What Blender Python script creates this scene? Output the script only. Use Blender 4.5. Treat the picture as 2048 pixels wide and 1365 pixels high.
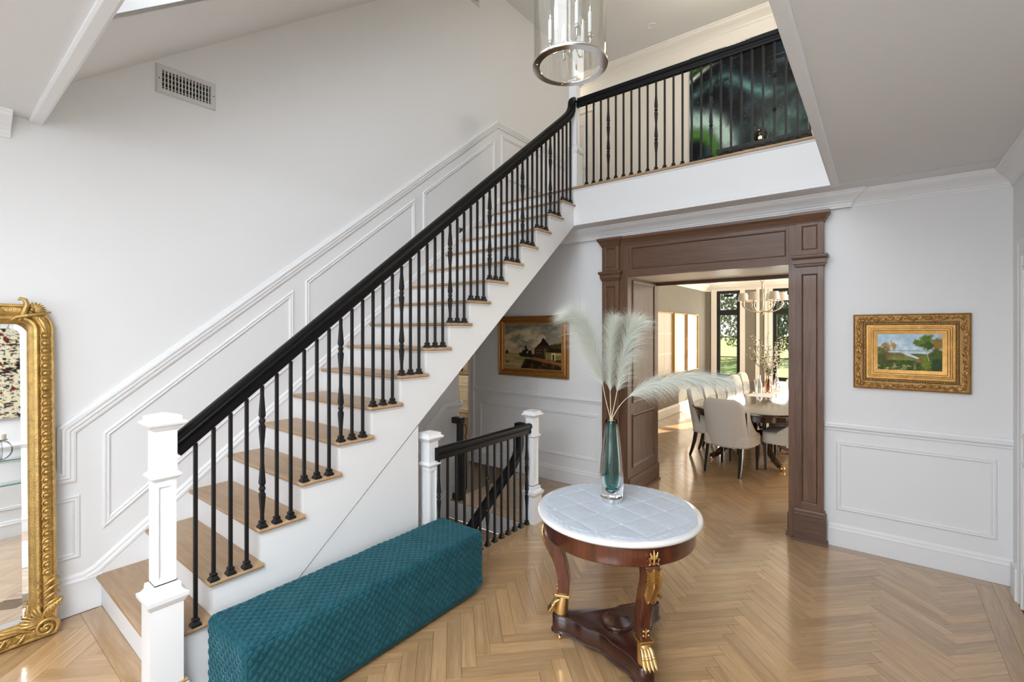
import bpy, bmesh, math, random
import numpy as np
from mathutils import Vector, Matrix, noise as mnoise

# ------------------------------------------------------------------ clear
for o in list(bpy.data.objects):
    bpy.data.objects.remove(o)
SC = bpy.context.scene
COL = SC.collection
R = math.radians
PI = math.pi

# ------------------------------------------------------------------ camera
CAMZ = 1.7845
cam = bpy.data.cameras.new('camera')
cam.sensor_width = 36.0
cam.lens = 942.35 / 2048 * 36.0
cam.shift_y = -(682.5 - 661.3) / 2048
cam.clip_start = 0.02
cam.clip_end = 300
camo = bpy.data.objects.new('camera', cam)
COL.objects.link(camo)
camo.location = (0, 0, CAMZ)
camo.rotation_euler = (R(90), 0, 0.6622)
SC.camera = camo

# ------------------------------------------------------------------ view / world / lights
SC.view_settings.view_transform = 'Standard'
SC.view_settings.look = 'None'
SC.view_settings.gamma = 1.0
SC.view_settings.use_curve_mapping = False
SC.view_settings.exposure = 0.0

w = bpy.data.worlds.new('world')
SC.world = w
w.use_nodes = True
nt = w.node_tree
nt.nodes.clear()
out = nt.nodes.new('ShaderNodeOutputWorld')
bg = nt.nodes.new('ShaderNodeBackground')
sky = nt.nodes.new('ShaderNodeTexSky')
sky.sky_type = 'HOSEK_WILKIE'
sky.turbidity = 4.0
sky.ground_albedo = 0.4
sky.sun_direction = Vector((0.28, 0.84, 0.47)).normalized()
mixn = nt.nodes.new('ShaderNodeMix')
mixn.data_type = 'RGBA'
mixn.inputs[0].default_value = 0.55
mixn.inputs[7].default_value = (0.85, 0.90, 1.0, 1)
nt.links.new(sky.outputs[0], mixn.inputs[6])
nt.links.new(mixn.outputs[2], bg.inputs[0])
bg.inputs[1].default_value = 2.2
nt.links.new(bg.outputs[0], out.inputs[0])


def area(name, loc, direction, sx, sy, watts, col=(1, 1, 1)):
    l = bpy.data.lights.new(name, 'AREA')
    l.shape = 'RECTANGLE'
    l.size, l.size_y = sx, sy
    l.energy = watts
    l.color = col
    o = bpy.data.objects.new(name, l)
    COL.objects.link(o)
    o.location = loc
    o.rotation_euler = Vector(direction).to_track_quat('-Z', 'Z' if abs(direction[2]) < .9 else 'Y').to_euler()
    return o


def point(name, loc, watts, col=(1, 1, 1), rad=0.08):
    l = bpy.data.lights.new(name, 'POINT')
    l.energy = watts
    l.color = col
    l.shadow_soft_size = rad
    o = bpy.data.objects.new(name, l)
    COL.objects.link(o)
    o.location = loc
    return o


SUN = bpy.data.lights.new('sun', 'SUN')
SUN.energy = 24
SUN.angle = R(0.7)
SUN.color = (1.0, 0.86, 0.66)
suno = bpy.data.objects.new('sun', SUN)
COL.objects.link(suno)
suno.rotation_euler = Vector((-0.28, -0.84, -0.47)).to_track_quat('-Z', 'Y').to_euler()

# daylight through the entrance door glazing, the window above it, and the dining room windows; plus an added fill
area('daylight_entrance', (-0.9, -4.35, 1.40), (-0.03, 1, 0.0), 2.6, 2.4, 60, (0.88, 0.94, 1.0))
area('added_entry_fill', (-0.55, -0.55, 2.885), (0.0, 0.12, -1), 1.9, 1.5, 212, (0.90, 0.95, 1.0))  # unseen overhead fill, added to brighten the floor and lower walls
area('daylight_dormer', (-1.25, 0.06, 4.35), (0.0, 1, 0.30), 1.8, 1.9, 62, (0.90, 0.95, 1.0))
area('daylight_window_one', (-2.93, 12.34, 1.7), (0, -1, 0), 0.44, 2.0, 15, (1.0, 0.95, 0.86))
area('daylight_window_two', (-1.70, 12.34, 1.7), (0, -1, 0), 0.44, 2.0, 15, (1.0, 0.95, 0.86))
bpy.data.lights['daylight_dormer'].spread = R(180)
area('daylight_dining_side', (0.95, 9.2, 1.5), (-1, 0, 0), 5.4, 2.2, 360, (1.0, 0.92, 0.78))
point('kitchen_lamp', (-6.2, 6.0, 2.5), 45, (1.0, 0.90, 0.76), 0.2)
point('upper_hall_lamp', (-1.2, 5.3, 5.0), 34, (1.0, 0.88, 0.70), 0.12)

# ------------------------------------------------------------------ materials
MATS = {}


def lin(c):
    return tuple(((x / 12.92) if x <= 0.04045 else ((x + 0.055) / 1.055) ** 2.4) for x in c)


def s8(r, g, b):
    return lin((r / 255, g / 255, b / 255))


def newmat(name):
    m = bpy.data.materials.new(name)
    m.use_nodes = True
    MATS[name] = m
    n = m.node_tree
    return m, n, n.nodes['Principled BSDF']


def N(nt, t, **kw):
    n = nt.nodes.new(t)
    for k, v in kw.items():
        setattr(n, k, v)
    return n


def plain(name, col, rough=0.5, metal=0.0, bump=0.0, bscale=200, var=0.0, coat=0.0, spec=0.5, vscale=6):
    m, nt, b = newmat(name)
    b.inputs['Roughness'].default_value = rough
    b.inputs['Metallic'].default_value = metal
    b.inputs['Coat Weight'].default_value = coat
    b.inputs['Specular IOR Level'].default_value = spec
    tc = N(nt, 'ShaderNodeTexCoord')
    nz = N(nt, 'ShaderNodeTexNoise')
    nz.inputs['Scale'].default_value = vscale
    nz.inputs['Detail'].default_value = 4
    nt.links.new(tc.outputs['Object'], nz.inputs['Vector'])
    mx = N(nt, 'ShaderNodeMix', data_type='RGBA')
    mx.inputs[6].default_value = (*[max(0, c * (1 - var)) for c in col], 1)
    mx.inputs[7].default_value = (*[min(1, c * (1 + var)) for c in col], 1)
    nt.links.new(nz.outputs['Fac'], mx.inputs[0])
    nt.links.new(mx.outputs[2], b.inputs['Base Color'])
    if bump:
        n2 = N(nt, 'ShaderNodeTexNoise')
        n2.inputs['Scale'].default_value = bscale
        n2.inputs['Detail'].default_value = 3
        nt.links.new(tc.outputs['Object'], n2.inputs['Vector'])
        bp = N(nt, 'ShaderNodeBump')
        bp.inputs['Strength'].default_value = bump
        bp.inputs['Distance'].default_value = 0.01
        nt.links.new(n2.outputs['Fac'], bp.inputs['Height'])
        nt.links.new(bp.outputs[0], b.inputs['Normal'])
    return m


def wood(name, c1, c2, axis='X', scale=1.0, rough=0.35, coat=0.2, per='object', bump=0.05, contrast=1.0):
    """grain runs along axis; per: 'object' random per object, 'island' random per island (uses UV)."""
    m, nt, b = newmat(name)
    tc = N(nt, 'ShaderNodeTexCoord')
    rnd = None
    if per == 'island':
        g = N(nt, 'ShaderNodeNewGeometry')
        rnd = g.outputs['Random Per Island']
        src = tc.outputs['UV']
    elif per == 'uv':
        oi = N(nt, 'ShaderNodeObjectInfo')
        rnd = oi.outputs['Random']
        src = tc.outputs['UV']
    else:
        oi = N(nt, 'ShaderNodeObjectInfo')
        rnd = oi.outputs['Random']
        src = tc.outputs['Object']
    mp = N(nt, 'ShaderNodeMapping')
    long_, cross = 1.6 * scale, 22 * scale
    sc = {'X': (long_, cross, cross), 'Y': (cross, long_, cross), 'Z': (cross, cross, long_)}[axis]
    mp.inputs['Scale'].default_value = sc
    nt.links.new(src, mp.inputs['Vector'])
    mul = N(nt, 'ShaderNodeMath', operation='MULTIPLY')
    mul.inputs[1].default_value = 137.0
    nt.links.new(rnd, mul.inputs[0])
    cmb = N(nt, 'ShaderNodeCombineXYZ')
    for i in range(3):
        nt.links.new(mul.outputs[0], cmb.inputs[i])
    add = N(nt, 'ShaderNodeVectorMath', operation='ADD')
    nt.links.new(mp.outputs[0], add.inputs[0])
    nt.links.new(cmb.outputs[0], add.inputs[1])
    n1 = N(nt, 'ShaderNodeTexNoise')
    n1.inputs['Scale'].default_value = 1.0
    n1.inputs['Detail'].default_value = 6
    n1.inputs['Roughness'].default_value = 0.62
    n1.inputs['Distortion'].default_value = 0.9
    nt.links.new(add.outputs[0], n1.inputs['Vector'])
    n2 = N(nt, 'ShaderNodeTexNoise')
    n2.inputs['Scale'].default_value = 5.0
    n2.inputs['Detail'].default_value = 3
    nt.links.new(add.outputs[0], n2.inputs['Vector'])
    ramp = N(nt, 'ShaderNodeValToRGB')
    ramp.color_ramp.elements[0].position = 0.5 - 0.2 * contrast
    ramp.color_ramp.elements[0].color = (*c1, 1)
    ramp.color_ramp.elements[1].position = 0.5 + 0.2
    ramp.color_ramp.elements[1].color = (*c2, 1)
    mxf = N(nt, 'ShaderNodeMix')
    mxf.inputs[0].default_value = 0.3
    nt.links.new(n1.outputs['Fac'], mxf.inputs[2])
    nt.links.new(n2.outputs['Fac'], mxf.inputs[3])
    nt.links.new(mxf.outputs[0], ramp.inputs[0])
    hsv = N(nt, 'ShaderNodeHueSaturation')
    mr = N(nt, 'ShaderNodeMapRange')
    mr.inputs[3].default_value = 0.86
    mr.inputs[4].default_value = 1.14
    nt.links.new(rnd, mr.inputs[0])
    nt.links.new(mr.outputs[0], hsv.inputs['Value'])
    nt.links.new(ramp.outputs[0], hsv.inputs['Color'])
    nt.links.new(hsv.outputs[0], b.inputs['Base Color'])
    b.inputs['Roughness'].default_value = rough
    b.inputs['Coat Weight'].default_value = coat
    b.inputs['Coat Roughness'].default_value = 0.12
    if bump:
        bp = N(nt, 'ShaderNodeBump')
        bp.inputs['Strength'].default_value = bump
        bp.inputs['Distance'].default_value = 0.005
        nt.links.new(n2.outputs['Fac'], bp.inputs['Height'])
        nt.links.new(bp.outputs[0], b.inputs['Normal'])
    return m


plain('wall_paint', (0.83, 0.833, 0.84), 0.62, bump=0.02, bscale=300, var=0.006)
plain('ceiling_paint', (0.80, 0.80, 0.80), 0.8, var=0.005)
plain('trim_paint', (0.845, 0.85, 0.86), 0.42, var=0.006)
plain('newel_paint', (0.87, 0.875, 0.885), 0.35, var=0.004)
plain('cream_paint', (0.80, 0.75, 0.66), 0.5, var=0.01)
plain('warm_lit_trim', (0.86, 0.82, 0.74), 0.4, var=0.01)  # sunlit warmth of the trim is put into this base colour
plain('iron', (0.007, 0.007, 0.008), 0.45, var=0.1, spec=0.35)
plain('black_rail', (0.0035, 0.0035, 0.004), 0.40, var=0.2, spec=0.22)
plain('black_frame', (0.010, 0.010, 0.011), 0.4)
plain('black_plastic', (0.015, 0.015, 0.016), 0.35)
plain('vent_white', (0.66, 0.66, 0.66), 0.45)
plain('dark_void', (0.012, 0.012, 0.013), 0.9)
plain('nickel', (0.80, 0.77, 0.73), 0.10, metal=1.0)
plain('chrome', (0.85, 0.84, 0.83), 0.06, metal=1.0)
plain('brass', (0.80, 0.55, 0.24), 0.26, metal=1.0, var=0.12, vscale=30)
plain('gold_leaf', (0.54, 0.355, 0.125), 0.40, metal=0.85, var=0.45, vscale=24, bump=0.25, bscale=140)
plain('gold_dark', (0.34, 0.20, 0.075), 0.45, metal=0.7, var=0.4, vscale=30, bump=0.3, bscale=120)
plain('gold_frame', (0.50, 0.27, 0.08), 0.34, metal=0.75, var=0.35, vscale=25, bump=0.2, bscale=150)
plain('gold_bronze', (0.40, 0.19, 0.055), 0.36, metal=0.7, var=0.35, vscale=40, bump=0.25, bscale=150)
plain('linen', (0.70, 0.655, 0.58), 0.85, bump=0.15, bscale=500, var=0.05, vscale=90)
plain('shade_fabric', (0.82, 0.76, 0.68), 0.8)
plain('grasscloth', (0.22, 0.195, 0.155), 0.8, var=0.14, vscale=14, bump=0.1, bscale=120)
plain('switch_plastic', (0.80, 0.80, 0.80), 0.35)
plain('marble_rim', (0.80, 0.79, 0.78), 0.18, var=0.05, vscale=8, coat=0.3)
plain('candle_wax', (0.85, 0.80, 0.68), 0.5)
plain('candle_sleeve', (0.90, 0.91, 0.93), 0.4)
plain('plume_sage', (0.78, 0.80, 0.72), 0.8, var=0.10, vscale=30)
plain('stem_straw', (0.72, 0.60, 0.44), 0.7)
plain('lawn_green', (0.16, 0.26, 0.045), 0.9, var=0.35, vscale=1.2)
plain('leaf_dark', (0.07, 0.10, 0.045), 0.7, var=0.5, vscale=3)
plain('leaf_mid', (0.16, 0.20, 0.10), 0.7, var=0.5, vscale=3)
plain('bark', (0.06, 0.045, 0.03), 0.9)
plain('blossom', (0.80, 0.70, 0.60), 0.7)
plain('leaf_light', (0.28, 0.36, 0.10), 0.6, var=0.3)
plain('twig', (0.14, 0.09, 0.05), 0.8)
plain('runner_linen', (0.78, 0.75, 0.70), 0.8, bump=0.1, bscale=300)
plain('rug_blue', (0.50, 0.58, 0.62), 0.95, var=0.2, vscale=40, bump=0.4, bscale=120)
plain('cabinet_cream', (0.76, 0.68, 0.55), 0.45)
plain('crock_brown', (0.05, 0.03, 0.02), 0.3)
plain('ceramic_grey', (0.35, 0.32, 0.28), 0.4)
plain('glare_panel', (0.60, 0.52, 0.40), 0.25, var=0.03, coat=0.3)

OAK1, OAK2 = (0.40, 0.235, 0.105), (0.60, 0.395, 0.21)
wood('oak_plank', OAK1, OAK2, 'X', 1.0, 0.28, 1.0, per='uv', bump=0.02, contrast=0.7)
wood('oak_plank_far', OAK1, OAK2, 'X', 1.0, 0.28, 1.0, per='island', bump=0.02, contrast=0.7)
plain('oak_gap', (0.16, 0.095, 0.045), 0.6)
wood('oak_tread', (0.34, 0.205, 0.105), (0.53, 0.355, 0.205), 'X', 1.0, 0.36, 0.2)
wood('oak_counter', (0.30, 0.19, 0.10), (0.5, 0.34, 0.2), 'X', 1.0, 0.38, 0.15)
wood('walnut_v', (0.0650, 0.0279, 0.0137), (0.1950, 0.0936, 0.0468), 'Z', 1.0, 0.42, 0.12, contrast=1.2)
wood('walnut_h', (0.0598, 0.0267, 0.0137), (0.1755, 0.0858, 0.0442), 'X', 1.0, 0.42, 0.12, contrast=1.2)
wood('walnut_y', (0.0650, 0.0279, 0.0137), (0.1950, 0.0936, 0.0468), 'Y', 1.0, 0.42, 0.12, contrast=1.2)
wood('mahogany', (0.020, 0.0045, 0.0028), (0.150, 0.036, 0.016), 'Z', 0.7, 0.20, 0.8, contrast=1.2)
wood('mahogany_h', (0.013, 0.0035, 0.0025), (0.065, 0.016, 0.009), 'X', 0.7, 0.18, 0.8)
wood('dark_table', (0.020, 0.008, 0.005), (0.055, 0.024, 0.014), 'Y', 0.8, 0.10, 0.9)
wood('espresso', (0.012, 0.007, 0.005), (0.03, 0.018, 0.012), 'Z', 1.0, 0.3, 0.4)


def velvet():
    m, nt, b = newmat('teal_velvet')
    tc = N(nt, 'ShaderNodeTexCoord')
    nz = N(nt, 'ShaderNodeTexNoise')
    nz.inputs['Scale'].default_value = 9
    nz.inputs['Detail'].default_value = 5
    nt.links.new(tc.outputs['Object'], nz.inputs['Vector'])
    mx = N(nt, 'ShaderNodeMix', data_type='RGBA')
    mx.inputs[6].default_value = (0.005, 0.052, 0.070, 1)
    mx.inputs[7].default_value = (0.018, 0.105, 0.132, 1)
    nt.links.new(nz.outputs['Fac'], mx.inputs[0])
    nt.links.new(mx.outputs[2], b.inputs['Base Color'])
    b.inputs['Roughness'].default_value = 0.75
    b.inputs['Specular IOR Level'].default_value = 0.2
    b.inputs['Sheen Weight'].default_value = 0.60
    b.inputs['Sheen Roughness'].default_value = 0.30
    b.inputs['Sheen Tint'].default_value = (0.50, 0.84, 0.93, 1)
    n2 = N(nt, 'ShaderNodeTexNoise')
    n2.inputs['Scale'].default_value = 60
    nt.links.new(tc.outputs['Object'], n2.inputs['Vector'])
    bp = N(nt, 'ShaderNodeBump')
    bp.inputs['Strength'].default_value = 0.25
    bp.inputs['Distance'].default_value = 0.01
    nt.links.new(n2.outputs['Fac'], bp.inputs['Height'])
    nt.links.new(bp.outputs[0], b.inputs['Normal'])


velvet()


def clothmat():
    m, nt, b = newmat('silver_cloth')
    tc = N(nt, 'ShaderNodeTexCoord')
    nz = N(nt, 'ShaderNodeTexNoise')
    nz.inputs['Scale'].default_value = 30
    nz.inputs['Detail'].default_value = 6
    nt.links.new(tc.outputs['Object'], nz.inputs['Vector'])
    mx = N(nt, 'ShaderNodeMix', data_type='RGBA')
    mx.inputs[6].default_value = (0.44, 0.50, 0.58, 1)
    mx.inputs[7].default_value = (0.58, 0.645, 0.73, 1)
    nt.links.new(nz.outputs['Fac'], mx.inputs[0])
    nt.links.new(mx.outputs[2], b.inputs['Base Color'])
    b.inputs['Roughness'].default_value = 0.38
    b.inputs['Sheen Weight'].default_value = 0.2
    bp = N(nt, 'ShaderNodeBump')
    bp.inputs['Strength'].default_value = 0.12
    bp.inputs['Distance'].default_value = 0.01
    nt.links.new(nz.outputs['Fac'], bp.inputs['Height'])
    nt.links.new(bp.outputs[0], b.inputs['Normal'])


clothmat()


def glassmat(name, col=(1, 1, 1), ior=1.45, rough=0.0):
    m, nt, b = newmat(name)
    b.inputs['Base Color'].default_value = (*col, 1)
    b.inputs['Transmission Weight'].default_value = 1.0
    b.inputs['Roughness'].default_value = rough
    b.inputs['IOR'].default_value = ior
    return m


glassmat('clear_glass', (0.96, 0.98, 0.98))
glassmat('teal_glass', (0.004, 0.40, 0.34), 1.3)
glassmat('smoke_glass', (0.10, 0.09, 0.09), 1.4)
plain('green_edge', (0.02, 0.22, 0.19), 0.15)
glassmat('pink_glass', (0.80, 0.60, 0.52), 1.3)


def thinglass(name, tint=(1, 1, 1), refl=0.06):
    m = bpy.data.materials.new(name)
    m.use_nodes = True
    MATS[name] = m
    nt = m.node_tree
    nt.nodes.clear()
    o = N(nt, 'ShaderNodeOutputMaterial')
    tr = N(nt, 'ShaderNodeBsdfTransparent')
    tr.inputs[0].default_value = (*tint, 1)
    gl = N(nt, 'ShaderNodeBsdfGlossy')
    gl.inputs['Roughness'].default_value = 0.02
    lw = N(nt, 'ShaderNodeLayerWeight')
    lw.inputs[0].default_value = 0.5
    pw = N(nt, 'ShaderNodeMath', operation='POWER')
    pw.inputs[1].default_value = 4.0
    nt.links.new(lw.outputs['Facing'], pw.inputs[0])
    ma = N(nt, 'ShaderNodeMath', operation='MULTIPLY_ADD')
    ma.inputs[1].default_value = 0.75
    ma.inputs[2].default_value = refl
    ma.use_clamp = True
    nt.links.new(pw.outputs[0], ma.inputs[0])
    mx = N(nt, 'ShaderNodeMixShader')
    nt.links.new(ma.outputs[0], mx.inputs[0])
    nt.links.new(tr.outputs[0], mx.inputs[1])
    nt.links.new(gl.outputs[0], mx.inputs[2])
    nt.links.new(mx.outputs[0], o.inputs[0])


thinglass('pane_glass', (0.97, 0.98, 0.98))
thinglass('lantern_glass', (0.97, 0.97, 0.95))

m, nt, b = newmat('mirror_silver')
b.inputs['Base Color'].default_value = (0.90, 0.91, 0.91, 1)
b.inputs['Metallic'].default_value = 1.0
b.inputs['Roughness'].default_value = 0.015

m, nt, b = newmat('bulb_glow')
b.inputs['Emission Color'].default_value = (1.0, 0.72, 0.38, 1)
b.inputs['Emission Strength'].default_value = 6.0
b.inputs['Base Color'].default_value = (0.9, 0.8, 0.6, 1)

m, nt, b = newmat('painted_canvas')
at = N(nt, 'ShaderNodeAttribute', attribute_name='Col')
nt.links.new(at.outputs['Color'], b.inputs['Base Color'])
b.inputs['Roughness'].default_value = 0.5
b.inputs['Specular IOR Level'].default_value = 0.15
tc = N(nt, 'ShaderNodeTexCoord')
nz = N(nt, 'ShaderNodeTexNoise')
nz.inputs['Scale'].default_value = 140
nt.links.new(tc.outputs['Object'], nz.inputs['Vector'])
bp = N(nt, 'ShaderNodeBump')
bp.inputs['Strength'].default_value = 0.12
bp.inputs['Distance'].default_value = 0.004
nt.links.new(nz.outputs['Fac'], bp.inputs['Height'])
nt.links.new(bp.outputs[0], b.inputs['Normal'])


# ------------------------------------------------------------------ mesh builder
class MB:
    def __init__(s):
        s.v = []
        s.f = []
        s.uv = None

    def add(s, vs, fs):
        k = len(s.v)
        s.v += [tuple(p) for p in vs]
        s.f += [tuple(i + k for i in f) for f in fs]
        return s

    def box(s, x0, x1, y0, y1, z0, z1):
        vs = [(x0, y0, z0), (x1, y0, z0), (x1, y1, z0), (x0, y1, z0),
              (x0, y0, z1), (x1, y0, z1), (x1, y1, z1), (x0, y1, z1)]
        return s.add(vs, [(0, 3, 2, 1), (4, 5, 6, 7), (0, 1, 5, 4), (1, 2, 6, 5), (2, 3, 7, 6), (3, 0, 4, 7)])

    def frustum(s, x0, x1, y0, y1, z0, X0, X1, Y0, Y1, z1):
        vs = [(x0, y0, z0), (x1, y0, z0), (x1, y1, z0), (x0, y1, z0),
              (X0, Y0, z1), (X1, Y0, z1), (X1, Y1, z1), (X0, Y1, z1)]
        return s.add(vs, [(0, 3, 2, 1), (4, 5, 6, 7), (0, 1, 5, 4), (1, 2, 6, 5), (2, 3, 7, 6), (3, 0, 4, 7)])

    def sqlathe(s, cx, cy, prof):
        """square stacked profile: list of (half, z)"""
        vs, fs = [], []
        for h, z in prof:
            vs += [(cx - h, cy - h, z), (cx + h, cy - h, z), (cx + h, cy + h, z), (cx - h, cy + h, z)]
        n = len(prof)
        for i in range(n - 1):
            for j in range(4):
                a, b2 = i * 4 + j, i * 4 + (j + 1) % 4
                fs.append((a, b2, b2 + 4, a + 4))
        fs.append((3, 2, 1, 0))
        k = (n - 1) * 4
        fs.append((k, k + 1, k + 2, k + 3))
        return s.add(vs, fs)

    def lathe(s, prof, c=(0, 0, 0), seg=32, closed=False):
        vs, fs = [], []
        n = len(prof)
        for r, z in prof:
            for j in range(seg):
                a = 2 * PI * j / seg
                vs.append((c[0] + r * math.cos(a), c[1] + r * math.sin(a), c[2] + z))
        rng = n if closed else n - 1
        for i in range(rng):
            for j in range(seg):
                a, b2 = i * seg + j, i * seg + (j + 1) % seg
                i2 = (i + 1) % n
                fs.append((a, b2, i2 * seg + (j + 1) % seg, i2 * seg + j))
        if not closed:
            if prof[0][0] > 1e-6:
                fs.append(tuple(reversed(range(seg))))
            if prof[-1][0] > 1e-6:
                fs.append(tuple(range((n - 1) * seg, n * seg)))
        return s.add(vs, fs)

    def tube(s, pts, rad, seg=8, cap=True):
        pts = [Vector(p) for p in pts]
        n = len(pts)
        if not hasattr(rad, '__len__'):
            rad = [rad] * n
        vs, fs = [], []
        ref = None
        for i in range(n):
            d = (pts[min(i + 1, n - 1)] - pts[max(i - 1, 0)]).normalized()
            if ref is None:
                ref = Vector((0, 0, 1)) if abs(d.z) < 0.9 else Vector((1, 0, 0))
            a = (ref - d * ref.dot(d)).normalized()
            b2 = d.cross(a)
            ref = a
            for j in range(seg):
                t = 2 * PI * j / seg
                vs.append(pts[i] + (a * math.cos(t) + b2 * math.sin(t)) * rad[i])
        for i in range(n - 1):
            for j in range(seg):
                a1, b1 = i * seg + j, i * seg + (j + 1) % seg
                fs.append((a1, b1, b1 + seg, a1 + seg))
        if cap:
            fs.append(tuple(reversed(range(seg))))
            fs.append(tuple(range((n - 1) * seg, n * seg)))
        return s.add(vs, fs)

    def rectube(s, pts, sizes, up=(0, 0, 1)):
        """rectangular section sweep, sizes list of (a,b) half sizes; a along side, b along up-ish"""
        pts = [Vector(p) for p in pts]
        n = len(pts)
        up = Vector(up)
        vs, fs = [], []
        for i in range(n):
            d = (pts[min(i + 1, n - 1)] - pts[max(i - 1, 0)]).normalized()
            sd = d.cross(up).normalized()
            u = sd.cross(d).normalized()
            a, b2 = sizes[i]
            for (x, y) in ((-1, -1), (1, -1), (1, 1), (-1, 1)):
                vs.append(pts[i] + sd * a * x + u * b2 * y)
        for i in range(n - 1):
            for j in range(4):
                a1, b1 = i * 4 + j, i * 4 + (j + 1) % 4
                fs.append((a1, b1, b1 + 4, a1 + 4))
        fs.append((3, 2, 1, 0))
        k = (n - 1) * 4
        fs.append((k, k + 1, k + 2, k + 3))
        return s.add(vs, fs)

    def mold(s, path, n, prof, closed=False):
        """sweep profile (out along n, across in-plane left of travel) along path lying in plane with normal n"""
        n = Vector(n).normalized()
        P = [Vector(p) for p in path]
        L = len(P)
        m = len(prof)
        vs, fs = [], []
        for i in range(L):
            if closed:
                d0 = (P[i] - P[i - 1]).normalized()
                d1 = (P[(i + 1) % L] - P[i]).normalized()
            else:
                d0 = (P[i] - P[i - 1]).normalized() if i > 0 else None
                d1 = (P[i + 1] - P[i]).normalized() if i < L - 1 else None
                d0 = d0 or d1
                d1 = d1 or d0
            p0, p1 = n.cross(d0), n.cross(d1)
            mt = p0 + p1
            mt = mt / max(1e-6, mt.length_squared) * 2
            for (o, a) in prof:
                vs.append(P[i] + n * o + mt * a)
        rng = L if closed else L - 1
        for i in range(rng):
            for j in range(m):
                a1, b1 = i * m + j, i * m + (j + 1) % m
                i2 = (i + 1) % L
                fs.append((a1, b1, i2 * m + (j + 1) % m, i2 * m + j))
        if not closed:
            fs.append(tuple(reversed(range(m))))
            fs.append(tuple(range((L - 1) * m, L * m)))
        return s.add(vs, fs)

    def prism(s, poly, axis, a0, a1):
        """extrude polygon (2D) along axis. axis 'X': poly=(y,z); 'Y': (x,z); 'Z': (x,y)"""
        def mk(p, a):
            return {'X': (a, p[0], p[1]), 'Y': (p[0], a, p[1]), 'Z': (p[0], p[1], a)}[axis]
        n = len(poly)
        vs = [mk(p, a0) for p in poly] + [mk(p, a1) for p in poly]
        fs = [tuple(reversed(range(n))), tuple(range(n, 2 * n))]
        for i in range(n):
            j = (i + 1) % n
            fs.append((i, j, j + n, i + n))
        return s.add(vs, fs)

    def sphere(s, c, r, seg=12, rings=8, sc=(1, 1, 1)):
        vs, fs = [], []
        c = Vector(c)
        vs.append((c.x, c.y, c.z - r * sc[2]))
        for i in range(1, rings):
            t = -PI / 2 + PI * i / rings
            for j in range(seg):
                a = 2 * PI * j / seg
                vs.append((c.x + r * sc[0] * math.cos(t) * math.cos(a), c.y + r * sc[1] * math.cos(t) * math.sin(a), c.z + r * sc[2] * math.sin(t)))
        vs.append((c.x, c.y, c.z + r * sc[2]))
        for j in range(seg):
            fs.append((0, 1 + (j + 1) % seg, 1 + j))
        for i in range(rings - 2):
            for j in range(seg):
                a, b2 = 1 + i * seg + j, 1 + i * seg + (j + 1) % seg
                fs.append((a, b2, b2 + seg, a + seg))
        k = 1 + (rings - 2) * seg
        for j in range(seg):
            fs.append((k + j, k + (j + 1) % seg, len(vs) - 1))
        return s.add(vs, fs)

    def grid(s, fn, nu, nv):
        vs = [fn(i / nu, j / nv) for j in range(nv + 1) for i in range(nu + 1)]
        fs = []
        for j in range(nv):
            for i in range(nu):
                a = j * (nu + 1) + i
                fs.append((a, a + 1, a + nu + 2, a + nu + 1))
        return s.add(vs, fs)

    def xf(s, M):
        s.v = [tuple(M @ Vector(p)) for p in s.v]
        return s

    def mesh(s, name, mat, smooth=None, fix=True):
        me = bpy.data.meshes.new(name)
        me.from_pydata(s.v, [], s.f)
        if fix:
            bm = bmesh.new()
            bm.from_mesh(me)
            bmesh.ops.recalc_face_normals(bm, faces=bm.faces)
            bm.to_mesh(me)
            bm.free()
        if mat:
            me.materials.append(MATS[mat])
        if smooth is not None:
            me.shade_smooth()
            if smooth < 180:
                me.set_sharp_from_angle(angle=R(smooth))
        me.update()
        return me

    def build(s, name, mat, parent=None, smooth=None, bevel=0.0, fix=True, loc=None):
        me = s.mesh(name, mat, smooth, fix)
        return link(name, me, parent, bevel, loc)


def wm(o):
    m_ = Matrix.LocRotScale(o.location, o.rotation_euler, o.scale)
    if o.parent:
        return wm(o.parent) @ o.matrix_parent_inverse @ m_
    return m_


def link(name, me, parent=None, bevel=0.0, loc=None, rot=None):
    o = bpy.data.objects.new(name, me)
    COL.objects.link(o)
    if parent is not None:
        o.parent = parent
        o.matrix_parent_inverse = wm(parent).inverted()
    if loc is not None:
        o.location = loc
    if rot is not None:
        o.rotation_euler = rot
    if bevel:
        md = o.modifiers.new('bevel', 'BEVEL')
        md.width = bevel
        md.segments = 2
        md.limit_method = 'ANGLE'
        md.angle_limit = R(40)
    return o


def tag(o, label=None, cat=None, group=None, kind=None):
    if label:
        o['label'] = label
    if cat:
        o['category'] = cat
    if group:
        o['group'] = group
    if kind:
        o['kind'] = kind
    return o


def thing(name, label, cat, loc=(0, 0, 0), rz=0.0, group=None):
    o = bpy.data.objects.new(name, None)
    o.empty_display_size = 0.1
    COL.objects.link(o)
    o.location = loc
    o.rotation_euler = (0, 0, rz)
    return tag(o, label, cat, group)


def struct(o):
    o['kind'] = 'structure'
    return o


def copy_tree(o, parent=None):
    c = o.copy()
    COL.objects.link(c)
    if parent is not None:
        c.parent = parent
    for ch in o.children:
        copy_tree(ch, c)
    return c


def sbox(name, mat, *b, parent=None, bevel=0.0):
    o = MB().box(*b).build(name, mat, parent, bevel=bevel)
    if parent is None:
        struct(o)
    return o


# ------------------------------------------------------------------ noise for painted canvases
def _hash(ix, iy, seed):
    h = (ix.astype(np.int64) * 374761393 + iy.astype(np.int64) * 668265263 + seed * 974711) & 0x7fffffff
    h = ((h ^ (h >> 13)) * 1274126177) & 0x7fffffff
    return ((h ^ (h >> 16)) & 0xffff) / 65535.0


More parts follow.
